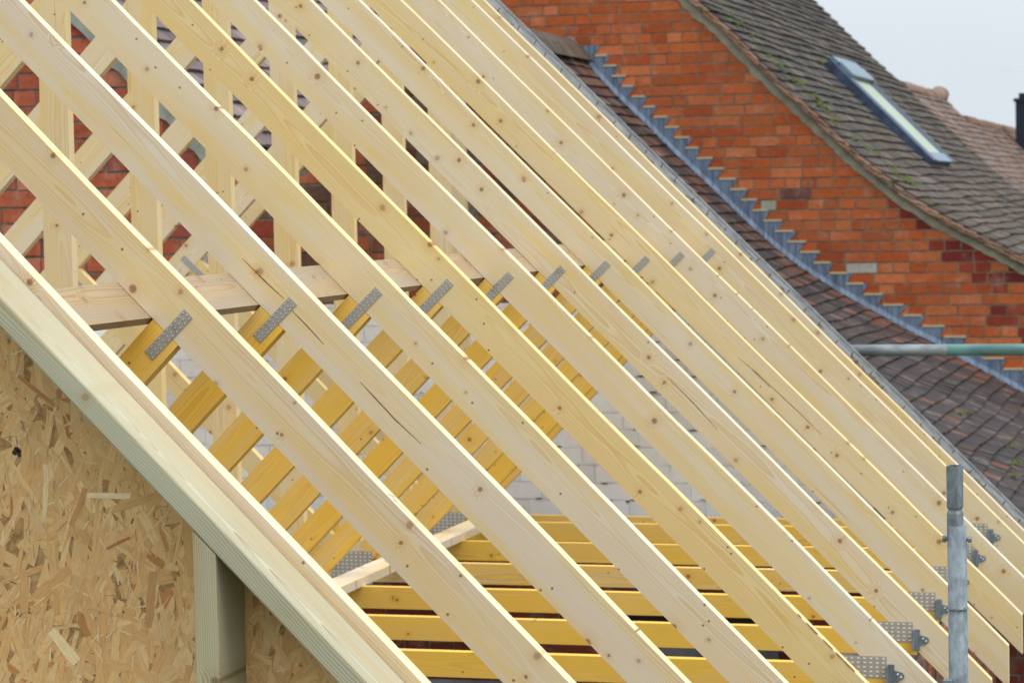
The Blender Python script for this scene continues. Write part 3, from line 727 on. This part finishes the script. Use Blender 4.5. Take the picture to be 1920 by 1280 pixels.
# lower bays behind
def bay(y0, y1, ztop_, colr, seed, name):
    m = MB(); P_ = [p for p in prof_up if p[1] < ztop_]
    xt = interp([p[1] for p in prof_up], [p[0] for p in prof_up], ztop_); P_.append((xt, ztop_))
    def cf(x, z, y, R):
        b = colr[R.randrange(len(colr))]; k = R.uniform(.85, 1.15); return tuple(c_*k for c_ in b)
    tiles(m, P_, y0, y1, cf, 0.0995, 0.165, lift=0.02, seed=seed, wave=0.008, rag=0.01)
    Q = offset(P_[::-1], -0.012)
    for a, b in zip(Q[:-1], Q[1:]): m.add([(a[0], y0, a[1]), (b[0], y0, b[1]), (b[0], y1, b[1]), (a[0], y1, a[1])], [(0, 1, 2, 3)], None, (.06, .045, .04))
    m.add([(xt, y0, ztop_), (xt, y1, ztop_), (xt-2.2, y1, ztop_-2.2), (xt-2.2, y0, ztop_-2.2)], [(0, 1, 2, 3)], None, (.15, .1, .08))
    # half-round ridge tiles
    R = random.Random(seed); y = y0
    while y < y1-.05:
        yl = min(y+.31, y1); rr = 0.10; V = []; lift_ = R.uniform(-.006, .006)
        upt = 0.07 if (y1-yl < .3 and name == 'middle_roof') else 0.0
        for yy, u in ((y, 0), (yl-.01, upt)):
            for i in range(9):
                a = math.pi*i/8; V.append((xt-.02+rr*math.cos(a)*1.0, yy, ztop_-.055+rr*math.sin(a)*1.0+lift_+u))
        b = colr[R.randrange(len(colr))]
        m.add(V, [(i, i+1, 10+i, 9+i) for i in range(8)]+[tuple(range(8, -1, -1))], None, (b[0]*1.25, b[1]*1.05, b[2]*.9)); y += .31
    put(m.build(name, TILE, far), inv)
bay(27.55, 31.5, 1.13, [(0.16, 0.10, 0.075), (0.20, 0.125, 0.095), (0.13, 0.083, 0.062), (0.18, 0.145, 0.135)], 21, 'middle_roof')
bay(31.45, 42.5, 0.86, [(0.16, 0.10, 0.072), (0.185, 0.12, 0.092), (0.13, 0.08, 0.06)], 31, 'rear_roof')
# east wall under the eaves
m = MB(); m.box(-0.36, -0.28, YW+.02, 42, -4.2, -1.15, (0.4, 0.11, 0.03)); put(m.build('side_wall', BRICK, far), inv)

# ------------------------------------------------------------------ low dark tile roof in front of that gable
LF = [(-4.72, 1.14), (-4.651, 1.093), (-4.496, 0.888), (-4.321, 0.703), (-4.147, 0.534), (-3.92, 0.30), (-3.699, 0.091), (-3.489, -0.115), (-3.343, -0.257), (-3.161, -0.415), (-3.053, -0.501),
      (-2.815, -0.660), (-2.64, -0.762), (-2.459, -0.862), (-2.286, -0.96), (-2.088, -1.06), (-1.934, -1.155), (-1.693, -1.285), (-1.488, -1.40), (-0.9, -1.70)]
lx, lz = [p[0] for p in LF], [p[1] for p in LF]; lfz = lambda x: interp(lx, lz, x)
YN = 12.8
low = thing('low_tiled_building', 'low outbuilding with sagging dark clay tile roof against the orange brick gable', 'building', (-3, 15, -4.2))
inv = Matrix.Translation((3, -15, 4.2))
def lcol(x, z, y, R):
    b = [(0.040, 0.030, 0.028), (0.046, 0.033, 0.030), (0.034, 0.028, 0.028), (0.052, 0.036, 0.031), (0.041, 0.032, 0.032)][R.randrange(5)]
    if R.random() < (.55 if y > 17.75 else .03 if y < 17.2 else .2) : b = (0.115, 0.050, 0.032)
    if z > .55 and R.random() < .4: b = (0.12, 0.07, 0.048)
    k = R.uniform(.9, 1.1); return tuple(c_*k for c_ in b)
m = MB(); LP = offset(LF, -0.022)[::-1]
YN2 = 15.4
tiles(m, LP, YN, YW-0.012, lcol, 0.0985, 0.165, seed=14, wave=0.009, lift=0.024, th=.019, skip=lambda x, y: x < -2.62 and y < 15.4)
Q = offset(LF, -0.036)
for a, b in zip(Q[:-1], Q[1:]):
    YN = YN2 if b[0] < -2.62 else 12.8
    m.add([(a[0], YN, a[1]), (b[0], YN, b[1]), (b[0], YW-.012, b[1]), (a[0], YW-.012, a[1])], [(0, 1, 2, 3)], None, (.03, .025, .025))
m.add([(-4.72, YN2, 1.13), (-4.72, YW-.02, 1.13), (-6.6, YW-.02, -0.75), (-6.6, YN2, -0.75)], [(0, 1, 2, 3)], None, (.09, .06, .05))
put(m.build('tile_roof', TILE_LOW, low), inv)
m = MB(); R = random.Random(2); y = YN2
while y < YW-.1:
    V = []
    for yy in (y, min(y+.30, YW-.012)):
        for (dx, dz) in ((.175, -.135), (.10, -.03), (.0, .035), (-.10, -.04), (-.18, -.13)): V.append((-4.70+dx, yy, 1.125+dz))
    m.add(V, [(i, i+1, 6+i, 5+i) for i in range(4)], None, [(0.15, 0.082, 0.055), (0.10, 0.07, 0.05), (0.08, 0.065, 0.05)][R.randrange(3)]); y += .31
put(m.build('ridge_tiles', TILE_LOW, low), inv)
m = MB(); fcol = lambda x, z, R: tuple(c_*R.uniform(.8, 1.1) for c_ in (0.30, 0.085, 0.035))
xs = [-2.7+i*.1 for i in range(18)]; wallslab(m, xs, lambda x: lfz(x)-.03, -4.2, YN+.05, YN+.25, 1)
bricks(m, -2.7, -1.0, -3.0, .8, YN+.05, lambda x: lfz(x)-.04, fcol, seed=8)
xs = [-6.3+i*.1 for i in range(38)]; tz = lambda x: min(lfz(x), 1.09+(x+4.72)) - .04
wallslab(m, xs, tz, -4.2, YN2+.05, YN2+.25, 1); bricks(m, -6.3, -2.6, -1.5, 1.1, YN2+.05, tz, fcol, seed=9)
m.box(-1.05, -.97, YN+.05, YW-.02, -4.2, -1.68, (0.3, .09, .04))
put(m.build('end_wall', [OLDBRICK, MORTAR_DARK], low), inv)
# stepped lead flashing on the far wall
m = MB(); Z0 = -2.6; HB = 0.0755
nl_ = [i for i in range(0, 60)]
def jx(z):       # x where the roof junction is at height z
    return interp([p[1] for p in LF][::-1], [p[0] for p in LF][::-1], z)
RL = random.Random(66)
yF = YW-0.012
for i in nl_:
    z_lo = Z0+i*HB-0.003; z_hi = z_lo+HB
    if z_lo > 1.09 or z_hi < -1.62: continue
    tt = max(0.0, min(1.0, (1.0-z_hi)/2.4))
    tipx = jx(min(z_hi, 1.09))+0.195+.13*tt
    tipx += RL.uniform(-.016, .016); back = max(tipx-0.045-RL.uniform(0, .02), jx(z_lo)+.05)
    V = [(jx(z_hi)-.03, yF, z_hi-.0), (tipx, yF, z_hi), (back, yF, z_lo), (jx(z_lo)-.03, yF, z_lo)]
    V2 = [(a, yF+.010, c_) for a, b_, c_ in V]
    m.add(V+V2, [(3, 2, 1, 0), (0, 1, 5, 4), (1, 2, 6, 5)])
# dressed strip on the tiles
pv = None
for i in range(len(LF)):
    x, z = LF[i]; a = (x+.012, YW-.0135, z+.03); b = (x+.004, YW-.028, z-.004)
    if pv: m.add([pv[1], b, a, pv[0]], [(0, 1, 2, 3)])
    pv = (a, b)
o = m.build('lead_flashing', LEAD, low); put(o, inv); o['label'] = 'blue-grey stepped lead flashing'
# mortar lips above each lead step
NPOINT = simple('new_pointing', (0.46, 0.41, 0.26), .95); R = random.Random(4)
for i in nl_:
    z_hi = Z0+(i+1)*HB-.003
    if z_hi > 1.09 or z_hi < -1.6: continue
    tt = max(0.0, min(1.0, (1.0-z_hi)/2.4)); tx = jx(min(z_hi, 1.09))+.195+.13*tt; t0 = jx(z_hi)+.10+.06*tt
    m = MB(); m.box(t0-.01, tx-.015+R.uniform(-.02, .01), YW-.016, YW-.002, z_hi-.004, z_hi+.010)
    put(m.build('pointing', NPOINT, low), inv)

# ------------------------------------------------------------------ neighbouring gable right behind the trusses (y = 10.8)
YG = 10.80
near = thing('old_brick_gable', 'old brick gable wall behind the trusses, its lower part painted white', 'wall', (-3.4, YG, -4.2))
inv = Matrix.Translation((3.4, -YG, 4.2))
GP = [(-6.2, 2.02), (-5.104, 0.901), (-4.99, 0.780), (-4.829, 0.610), (-4.618, 0.399), (-4.463, 0.245), (-4.35, 0.125), (-4.30, 0.05), (-4.18, 0.02), (-4.10, 0.10), (-4.03, 0.175), (-3.95, 0.16), (-3.86, 0.15), (-3.80, 0.25),
      (-3.76, 0.40), (-3.70, 0.47), (-3.62, 0.60), (-3.50, 1.10), (-3.40, offx(-3.40, -.17)), (-0.95, offx(-0.95, -.17))]
px_, pz_ = [p[0] for p in GP], [p[1] for p in GP]; ggz = lambda x: min(interp(px_, pz_, x), offx(x, -.16) if x > -3.6 else 9)
WT, WB = -0.445, -1.368
m = MB(); xs = [-6.2+i*.05 for i in range(116)]
wallslab(m, xs, ggz, -4.2, YG, YG+.1, 1)
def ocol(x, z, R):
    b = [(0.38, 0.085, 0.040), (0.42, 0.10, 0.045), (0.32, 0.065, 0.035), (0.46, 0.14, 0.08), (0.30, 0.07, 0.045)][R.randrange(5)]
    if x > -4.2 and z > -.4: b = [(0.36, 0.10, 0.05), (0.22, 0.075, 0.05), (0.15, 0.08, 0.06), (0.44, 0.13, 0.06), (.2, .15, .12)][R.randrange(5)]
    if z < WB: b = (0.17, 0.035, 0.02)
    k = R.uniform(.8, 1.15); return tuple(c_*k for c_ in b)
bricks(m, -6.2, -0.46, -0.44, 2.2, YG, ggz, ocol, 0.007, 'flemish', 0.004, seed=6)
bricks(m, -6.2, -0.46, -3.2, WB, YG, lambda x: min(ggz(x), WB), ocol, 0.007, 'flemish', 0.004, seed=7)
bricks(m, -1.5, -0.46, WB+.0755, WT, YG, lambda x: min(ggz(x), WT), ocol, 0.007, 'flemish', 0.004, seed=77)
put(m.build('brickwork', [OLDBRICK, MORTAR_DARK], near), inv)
def wcol(x, z, R):
    k = R.uniform(.88, 1.0); return (0.92*k, 0.93*k, 0.95*k)
m = MB()
wallslab(m, [q for q in xs if q < -1.49], lambda x: max(WB+.001, min(WT, ggz(x))), WB, YG-.004, YG-.0005, 1, (0.7, 0.7, 0.72))
bricks(m, -6.2, -1.5, WB, WT, YG-.004, lambda x: min(WT, ggz(x)), wcol, 0.005, 'flemish', 0.004, seed=12, J=0.0065, H=.069)
# spalled dark spots in the whitewash
R = random.Random(40)
for i in range(260):
    x = R.uniform(-4.4, -1.5); z = WB+.0755*R.randrange(0, 12)+R.uniform(-.006, .012)
    if z > min(WT, ggz(x))-.02: continue
    w_, h_ = R.uniform(.004, .03), R.uniform(.002, .006)
    n = 7; yy = YG-.0135
    m.add([(x+w_*math.cos(6.283*j/n)*R.uniform(.5, 1), yy, z+h_*math.sin(6.283*j/n)*R.uniform(.5, 1)) for j in range(n)][::-1], [tuple(range(n))], None, (0.09, 0.06, 0.05))
put(m.build('whitewashed_band', [WHITEW, simple('white_joint', (0.86, 0.86, 0.89), .9, c2=(.72, .71, .73), scale=9)], near), inv)
# mortar verge of the small gable at the left
m = MB(); pt = None; R = random.Random(3)
for i in range(40):
    x = -6.1+i*.0445; z = interp(px_, pz_, x)
    a = (x+R.uniform(-.005, .005), YG-.022, z-.045+R.uniform(-.012, .012)); b = (x+.02, YG-.03, z+.03); c_ = (x+.03, YG+.12, z+.035)
    if pt and x < -4.4: m.add([pt[0], a, b, pt[1]], [(0, 1, 2, 3)]); m.add([pt[1], b, c_, pt[2]], [(0, 1, 2, 3)])
    pt = (a, b, c_)
put(m.build('mortar_verge', simple('grey_mortar', (0.36, 0.37, 0.33), .95, c2=(.24, .25, .22), scale=10, bump=.5), near, smooth=True), inv)
# opening low in the wall, its inner shade painted as a flat black sheet
m = MB(); m.box(-2.62, -1.9, YG-.012, YG-.009, -2.05, -1.79)
put(m.build('opening', VOID_SHADE, near), inv)
m = MB(); m.box(-2.62, -1.9, YG-.05, YG-.009, -2.08, -1.90); put(m.build('sill', SLATE, near), inv)
# small roof seen between the rafters, top left
leftr = thing('lean_roof', 'pinkish clay tile roof glimpsed between rafters at top left, ending in a lead gutter', 'roof', (-5, 12, -4.2))
inv = Matrix.Translation((5, -12, 4.2))
m = MB()
def pcol(x, z, y, R):
    b = [(0.19, 0.135, 0.13), (0.22, 0.16, 0.155), (0.16, 0.12, 0.115), (0.13, 0.10, 0.10)][R.randrange(4)]; k = R.uniform(.85, 1.15); return tuple(c_*k for c_ in b)
tiles(m, [(-4.42, 0.255), (-5.0, 0.855), (-6.4, 2.27)], YG+.105, 17.9, pcol, 0.10, 0.165, seed=17, wave=0.004, lift=.03, th=.02)
m.add([(-4.42, YG+.1, .24), (-6.4, YG+.1, 2.25), (-6.4, 17.9, 2.25), (-4.42, 17.9, .24)], [(0, 1, 2, 3)], None, (.05, .04, .04))
m.add([(-6.4, YG+.1, 2.26), (-6.4, 17.9, 2.26), (-8.4, 17.9, .2), (-8.4, YG+.1, .2)], [(0, 1, 2, 3)], None, (.2, .14, .12))
put(m.build('tile_slope', TILE_LOW, leftr), inv)
m = MB()
for a, b in zip([(-4.44, .26), (-4.40, .215), (-4.30, .08), (-4.10, .03)], [(-4.40, .215), (-4.30, .08), (-4.10, .03), (-3.9, .06)]):
    m.add([(a[0], YG+.1, a[1]), (b[0], YG+.1, b[1]), (b[0], 12.58, b[1]), (a[0], 12.58, a[1])], [(0, 1, 2, 3)])
put(m.build('lead_gutter', simple('gutter_lead', (0.26, 0.30, 0.36), .5, .3, c2=(.16, .19, .24), scale=6), leftr), inv)
m = MB(); m.box(-8.3, -4.45, YG+.11, 17.8, -4.2, .18, (0.3, .09, .05)); put(m.build('wall_below', OLDBRICK, leftr), inv)

# weathered edge board behind the last truss
m = MB()
def rp_(x, off): return (x, offx(x, off))
def slab(m, x0, x1, o0, o1, y0, y1, n=60, mi=0, wob=0.0, seed=1):
    R = random.Random(seed); pv = None
    for i in range(n+1):
        x = x0+(x1-x0)*i/n; w1 = R.uniform(-wob, wob)
        V = [(x, y0, offx(x, o0)), (x, y0, offx(x, o1)+w1*.3), (x, y1+w1, offx(x, o1)), (x, y1+w1, offx(x, o0))]
        if pv: m.add(pv+V, [(1, 5, 6, 2), (0, 4, 5, 1), (2, 6, 7, 3), (3, 7, 4, 0)], None, (1, 1, 1), mi)
        pv = V
slab(m, -3.9, -0.72, -.10, -.018, 10.547, 10.82, 160, 0, 0.003, 2)
edge = m.build('edge_board', WEATH, None)
tag(edge, 'weathered grey stained board running down the slope behind the last new truss', 'board')
m = MB(); slab(m, -3.9, -0.72, -.08, -0.004, 10.8245, 10.838, 120, 0, .0015, 3)
e2 = m.build('pale_edge', WEATHP, edge)
NAILM = simple('rusty_nail', (0.05, 0.03, 0.02), .8); R = random.Random(8)   # nails standing in the old board
for i in range(34):
    x = -3.1+i*.067+R.uniform(-.01, .01); y_ = 10.62+R.uniform(-.03, .12); z = offx(x, -.018)
    m = MB(); m.tube((x, y_, z), (x+.01, y_+R.uniform(-.006, .006), z+R.uniform(.012, .022)), .0022, 6); m.build('nail', NAILM, edge)
# debris and moss caught on it
def clumps(name, spots, mat, seed, parent=None):
    R = random.Random(seed); m = MB()
    for (x, y, z, r_0, nx_, nz_) in spots:
        for q in range(R.randrange(5, 10)):
            cx, cy_, cz = x+R.gauss(0, r_0), y+R.gauss(0, r_0*2), z+R.gauss(0, r_0*.3)
            cz += -nx_*0+0
            rr = R.uniform(.35, .9)*r_0
            V = []; n = 6
            for a in range(n): V.append((cx+rr*math.cos(6.283*a/n)*R.uniform(.7, 1.2), cy_+rr*1.4*math.sin(6.283*a/n)*R.uniform(.7, 1.2), cz-(cx*0)-rr*.3))
            V.append((cx+nx_*rr*.9, cy_, cz+nz_*rr*.9))
            m.add(V, [(a, (a+1) % n, n) for a in range(n)])
    return m.build(name, mat, parent, smooth=True)
deb = clumps('debris', [(-1.52+R.uniform(-.05, .09), 10.62+R.uniform(0, .05), 0, .010, .7, .7) for i in range(9)]+[(R.uniform(-3, -.9), 10.60+R.uniform(0, .08), 0, .006, .7, .7) for i in range(18)], simple('debris_brown', (0.055, 0.038, 0.025), .95, c2=(.16, .12, .08), scale=120), 3, None)
for v in deb.data.vertices: v.co.z += offx(v.co.x, -.013)
deb.parent = edge; deb['kind'] = 'stuff'

# moss on the roofs
R = random.Random(77); sp_ = []
for i in range(30):     # along the verge gutter line
    x = R.uniform(-3.75, -2.1); y = 18.3+R.uniform(.25, .95); sp_.append((x, y, surf(x)+.016, .019, .7, .7))
for (x, y) in [(-3.30, 18.9), (-3.16, 18.95), (-3.05, 19.0), (-2.98, 18.9), (-2.72, 18.9), (-2.66, 19.0), (-2.62, 19.05), (-2.38, 18.95), (-2.34, 19.05), (-3.44, 21.80)]:
    sp_ += [(x+R.uniform(-.03, .03), y+R.uniform(-.1, .1), surf(x)+.02, .028, .7, .7) for _ in range(3)]
for (x, y) in [(-3.62, 18.62), (-3.60, 18.75), (-3.40, 18.7), (-3.36, 18.78), (-3.30, 18.74), (-3.24, 18.86), (-3.18, 18.8), (-2.93, 18.85), (-2.88, 18.9), (-2.45, 18.85), (-2.42, 18.92)]:
    sp_ += [(x+R.uniform(-.02, .02), y+R.uniform(-.06, .06), surf(x)+.02, .017, .7, .7) for _ in range(3)]
for i in range(140):
    x = R.uniform(-4.4, -1.0); y = R.uniform(19.2, 27); sp_.append((x, y, surf(x)+.018, .011, .7, .7))
mo = clumps('roof_moss', sp_, MOSSM, 5); tag(mo, 'clumps of green moss growing on the clay roof tiles', 'moss', kind='stuff')
sp_ = []
for (x, y) in [(-1.62, 15.6), (-1.60, 15.7), (-2.02, 14.4), (-2.03, 14.7), (-1.3, 15.3), (-1.25, 14.6), (-1.2, 14.2)]:
    for _ in range(2): sp_.append((x+R.uniform(-.02, .02), y+R.uniform(-.06, .06), lfz(x)+.015, .014, .5, .8))
mo = clumps('low_roof_moss', sp_, MOSSM, 6); tag(mo, 'small tufts of moss on the dark low roof', 'moss', kind='stuff')

# ------------------------------------------------------------------ wall and plate carrying the truss heels
sw = thing('eaves_wall', 'old brick side wall carrying the truss heels below the eaves', 'wall', (-1.1, 7.5, -4.2)); inv = Matrix.Translation((1.1, -7.5, 4.2))
m = MB(); m.box(-1.26, -1.0, 4.3, 10.79, -4.2, -1.48, (0.13, 0.10, 0.08))
put(m.build('masonry', OLDBRICK, sw), inv)
bm_ = MB(); R = random.Random(15)
for r in range(9):
    z = -1.476-.075*(r+1); y = 4.3-R.uniform(0, .2)
    while y < 10.7:
        l = .215 if R.random() < .6 else .1025
        c_ = [(0.20, 0.06, 0.035), (0.27, 0.08, 0.04), (0.14, 0.07, 0.05)][R.randrange(3)]
        bm_.box(-1.0, -.993+R.uniform(-.002, .002), max(y, 4.3), min(y+l, 10.7), z, z+.065, c_); y += l+.01
put(bm_.build('brick_facing', OLDBRICK, sw), inv)
board('wall_plate', 'dark timber wall plate lying under the truss heels', 'timber', (-1.10, 4.3, ZC-CD-.05), (0, 1, 0), 6.45, (1, 0, 0), (0, 0, 1), .1, .0492, DARK_WOOD, .6, .4)
sw2 = thing('eaves_wall', 'far side wall under the left eaves, out of sight', 'wall', (mx(-1.1), 7.5, -4.2)); inv = Matrix.Translation((-mx(-1.1), -7.5, 4.2))
m = MB(); m.box(mx(-1.0), mx(-1.26), 4.3, 10.79, -4.2, -1.4265, (0.2, 0.08, 0.05)); put(m.build('masonry', OLDBRICK, sw2), inv)

# ------------------------------------------------------------------ scaffold tubes
sc = thing('scaffold_standard', 'galvanised upright scaffold tube with square spigot and side bolts at lower right', 'scaffold tube', (-.699, 6.54, -4.2)); inv = Matrix.Translation((.699, -6.54, 4.2))
cx = -.699; m = MB(); m.tube((cx+.003, 6.54, -4.2), (cx, 6.54, -.836), .0242, 28)
o = put(m.build('tube', GALV, sc, smooth=False), inv)
for p_ in o.data.polygons: p_.use_smooth = len(p_.vertices) == 4
m = MB(); prof_s = [(-.87, .0200), (-.805, .0200), (-.797, .0165), (-.789, .0200), (-.686, .0205)]
ang = math.radians(28); pv = None; hx = cx-.004
for z, rr in prof_s:
    ring = []
    for a in (0, 90, 180, 270):
        for b in (-9, 9):
            t = math.radians(a+b)+ang; ring.append((hx+rr*1.05*math.cos(t), 6.54+rr*1.25*math.sin(t), z))
    if pv: m.add(pv+ring, [(i, (i+1) % 8, 8+(i+1) % 8, 8+i) for i in range(8)])
    pv = ring
m.add([(hx+(v[0]-hx)*.86, 6.54+(v[1]-6.54)*.86, v[2]-.004) for v in pv], [tuple(range(8))], mi=1)
m.add(pv+[(hx+(v[0]-hx)*.86, 6.54+(v[1]-6.54)*.86, v[2]) for v in pv], [(i, (i+1) % 8, 8+(i+1) % 8, 8+i) for i in range(8)])
put(m.build('spigot', [GALV, VOID_SHADE], sc), inv)
for s in (-1, 1):
    m = MB(); m.tube((cx+s*.022, 6.54, -.871), (cx+s*.0285, 6.54, -.871), .0055, 10); m.tube((cx+s*.0275, 6.54, -.871), (cx+s*.0365, 6.54, -.871), .0092, 6)
    put(m.build('bolt', GALV, sc), inv)
m = MB()
for i in range(9):
    a = math.radians(-150+i*16); m.tube((cx+.0245*math.cos(a), 6.54+.0245*math.sin(a), -1.043+.002*math.sin(i*2)), (cx+.0262*math.cos(a), 6.54+.0262*math.sin(a), -1.047), .0026+.001*(i % 3), 6)
put(m.build('weld_bead', GALV, sc), inv)
m = MB(); m.box(cx-.034, cx-.012, 6.50, 6.53, -1.30, -1.222); put(m.build('coupler', GALV, sc), inv)

hr = thing('scaffold_rail', 'horizontal scaffold tube, bare grey then painted teal, in front of the dark tile roof', 'scaffold tube', (-1.2, 10.95, -.66)); inv = Matrix.Translation((1.2, -10.95, .66))
m = MB(); m.tube((-1.66, 10.95, -.664), (-1.20, 10.95, -.663), .0242, 28); put(m.build('bare_section', GALVH, hr, smooth=True), inv)
m = MB(); m.tube((-1.20, 10.95, -.663), (0.75, 10.95, -.660), .0243, 28); o = put(m.build('painted_section', TEAL, hr, smooth=True), inv); o['label'] = 'teal painted half'
m = MB(); m.tube((.6, 11.0, -4.2), (.6, 11.0, .2), .0242, 20)
tag(m.build('scaffold_standard', GALVH, None, smooth=True), 'upright scaffold tube beyond the right edge holding the teal rail', 'scaffold tube')

# ------------------------------------------------------------------ distance
fl = thing('metal_flue', 'dark square metal flue with cap above the rear ridge at right', 'chimney', (-2.86, 36, .3)); inv = Matrix.Translation((2.86, -36, -.3))
m = MB(); m.box(-2.985, -2.62, 35.8, 36.2, -.2, 1.19); put(m.build('shaft', FLUE, fl), inv)
m = MB(); m.box(-3.01, -2.60, 35.78, 36.22, 1.19, 1.235); m.box(-2.945, -2.66, 35.85, 36.15, 1.235, 1.305); put(m.build('cap', FLUE, fl), inv)
cr_ = thing('tower_crane', 'very faint pale crane jib low in the sky at far right', 'crane', (-4, 160, -4.2)); inv = Matrix.Translation((4, -160, 4.2))
m = MB(); m.tube((-14.3, 160, 7.22), (3, 160, 7.16), .035, 4); m.tube((-14.3, 160, 7.45), (3, 160, 7.40), .02, 4)
for i in range(17): m.tube((-14.2+i, 160, 7.22), (-13.7+i, 160, 7.44), .02, 4)
put(m.build('jib', CRANE_HAZE, cr_), inv)
m = MB(); m.box(0.2, 1.0, 159.6, 160.4, -4.2, 8.2); put(m.build('mast', CRANE_HAZE, cr_), inv)

# ------------------------------------------------------------------ ground
m = MB(); m.add([(-600, -200, -4.2), (600, -200, -4.2), (600, 1500, -4.2), (-600, 1500, -4.2)], [(0, 1, 2, 3)])
tag(m.build('ground', GRASS), kind='structure')
m = MB(); m.add([(mx(-1.26), 4.31, -2.09), (-1.26, 4.31, -2.09), (-1.26, 10.78, -2.09), (mx(-1.26), 10.78, -2.09)], [(0, 1, 2, 3)])
tag(m.build('floor', SLATE), kind='structure')

for o in list(bpy.data.objects):
    if o.type == 'EMPTY' and not o.children: bpy.data.objects.remove(o)
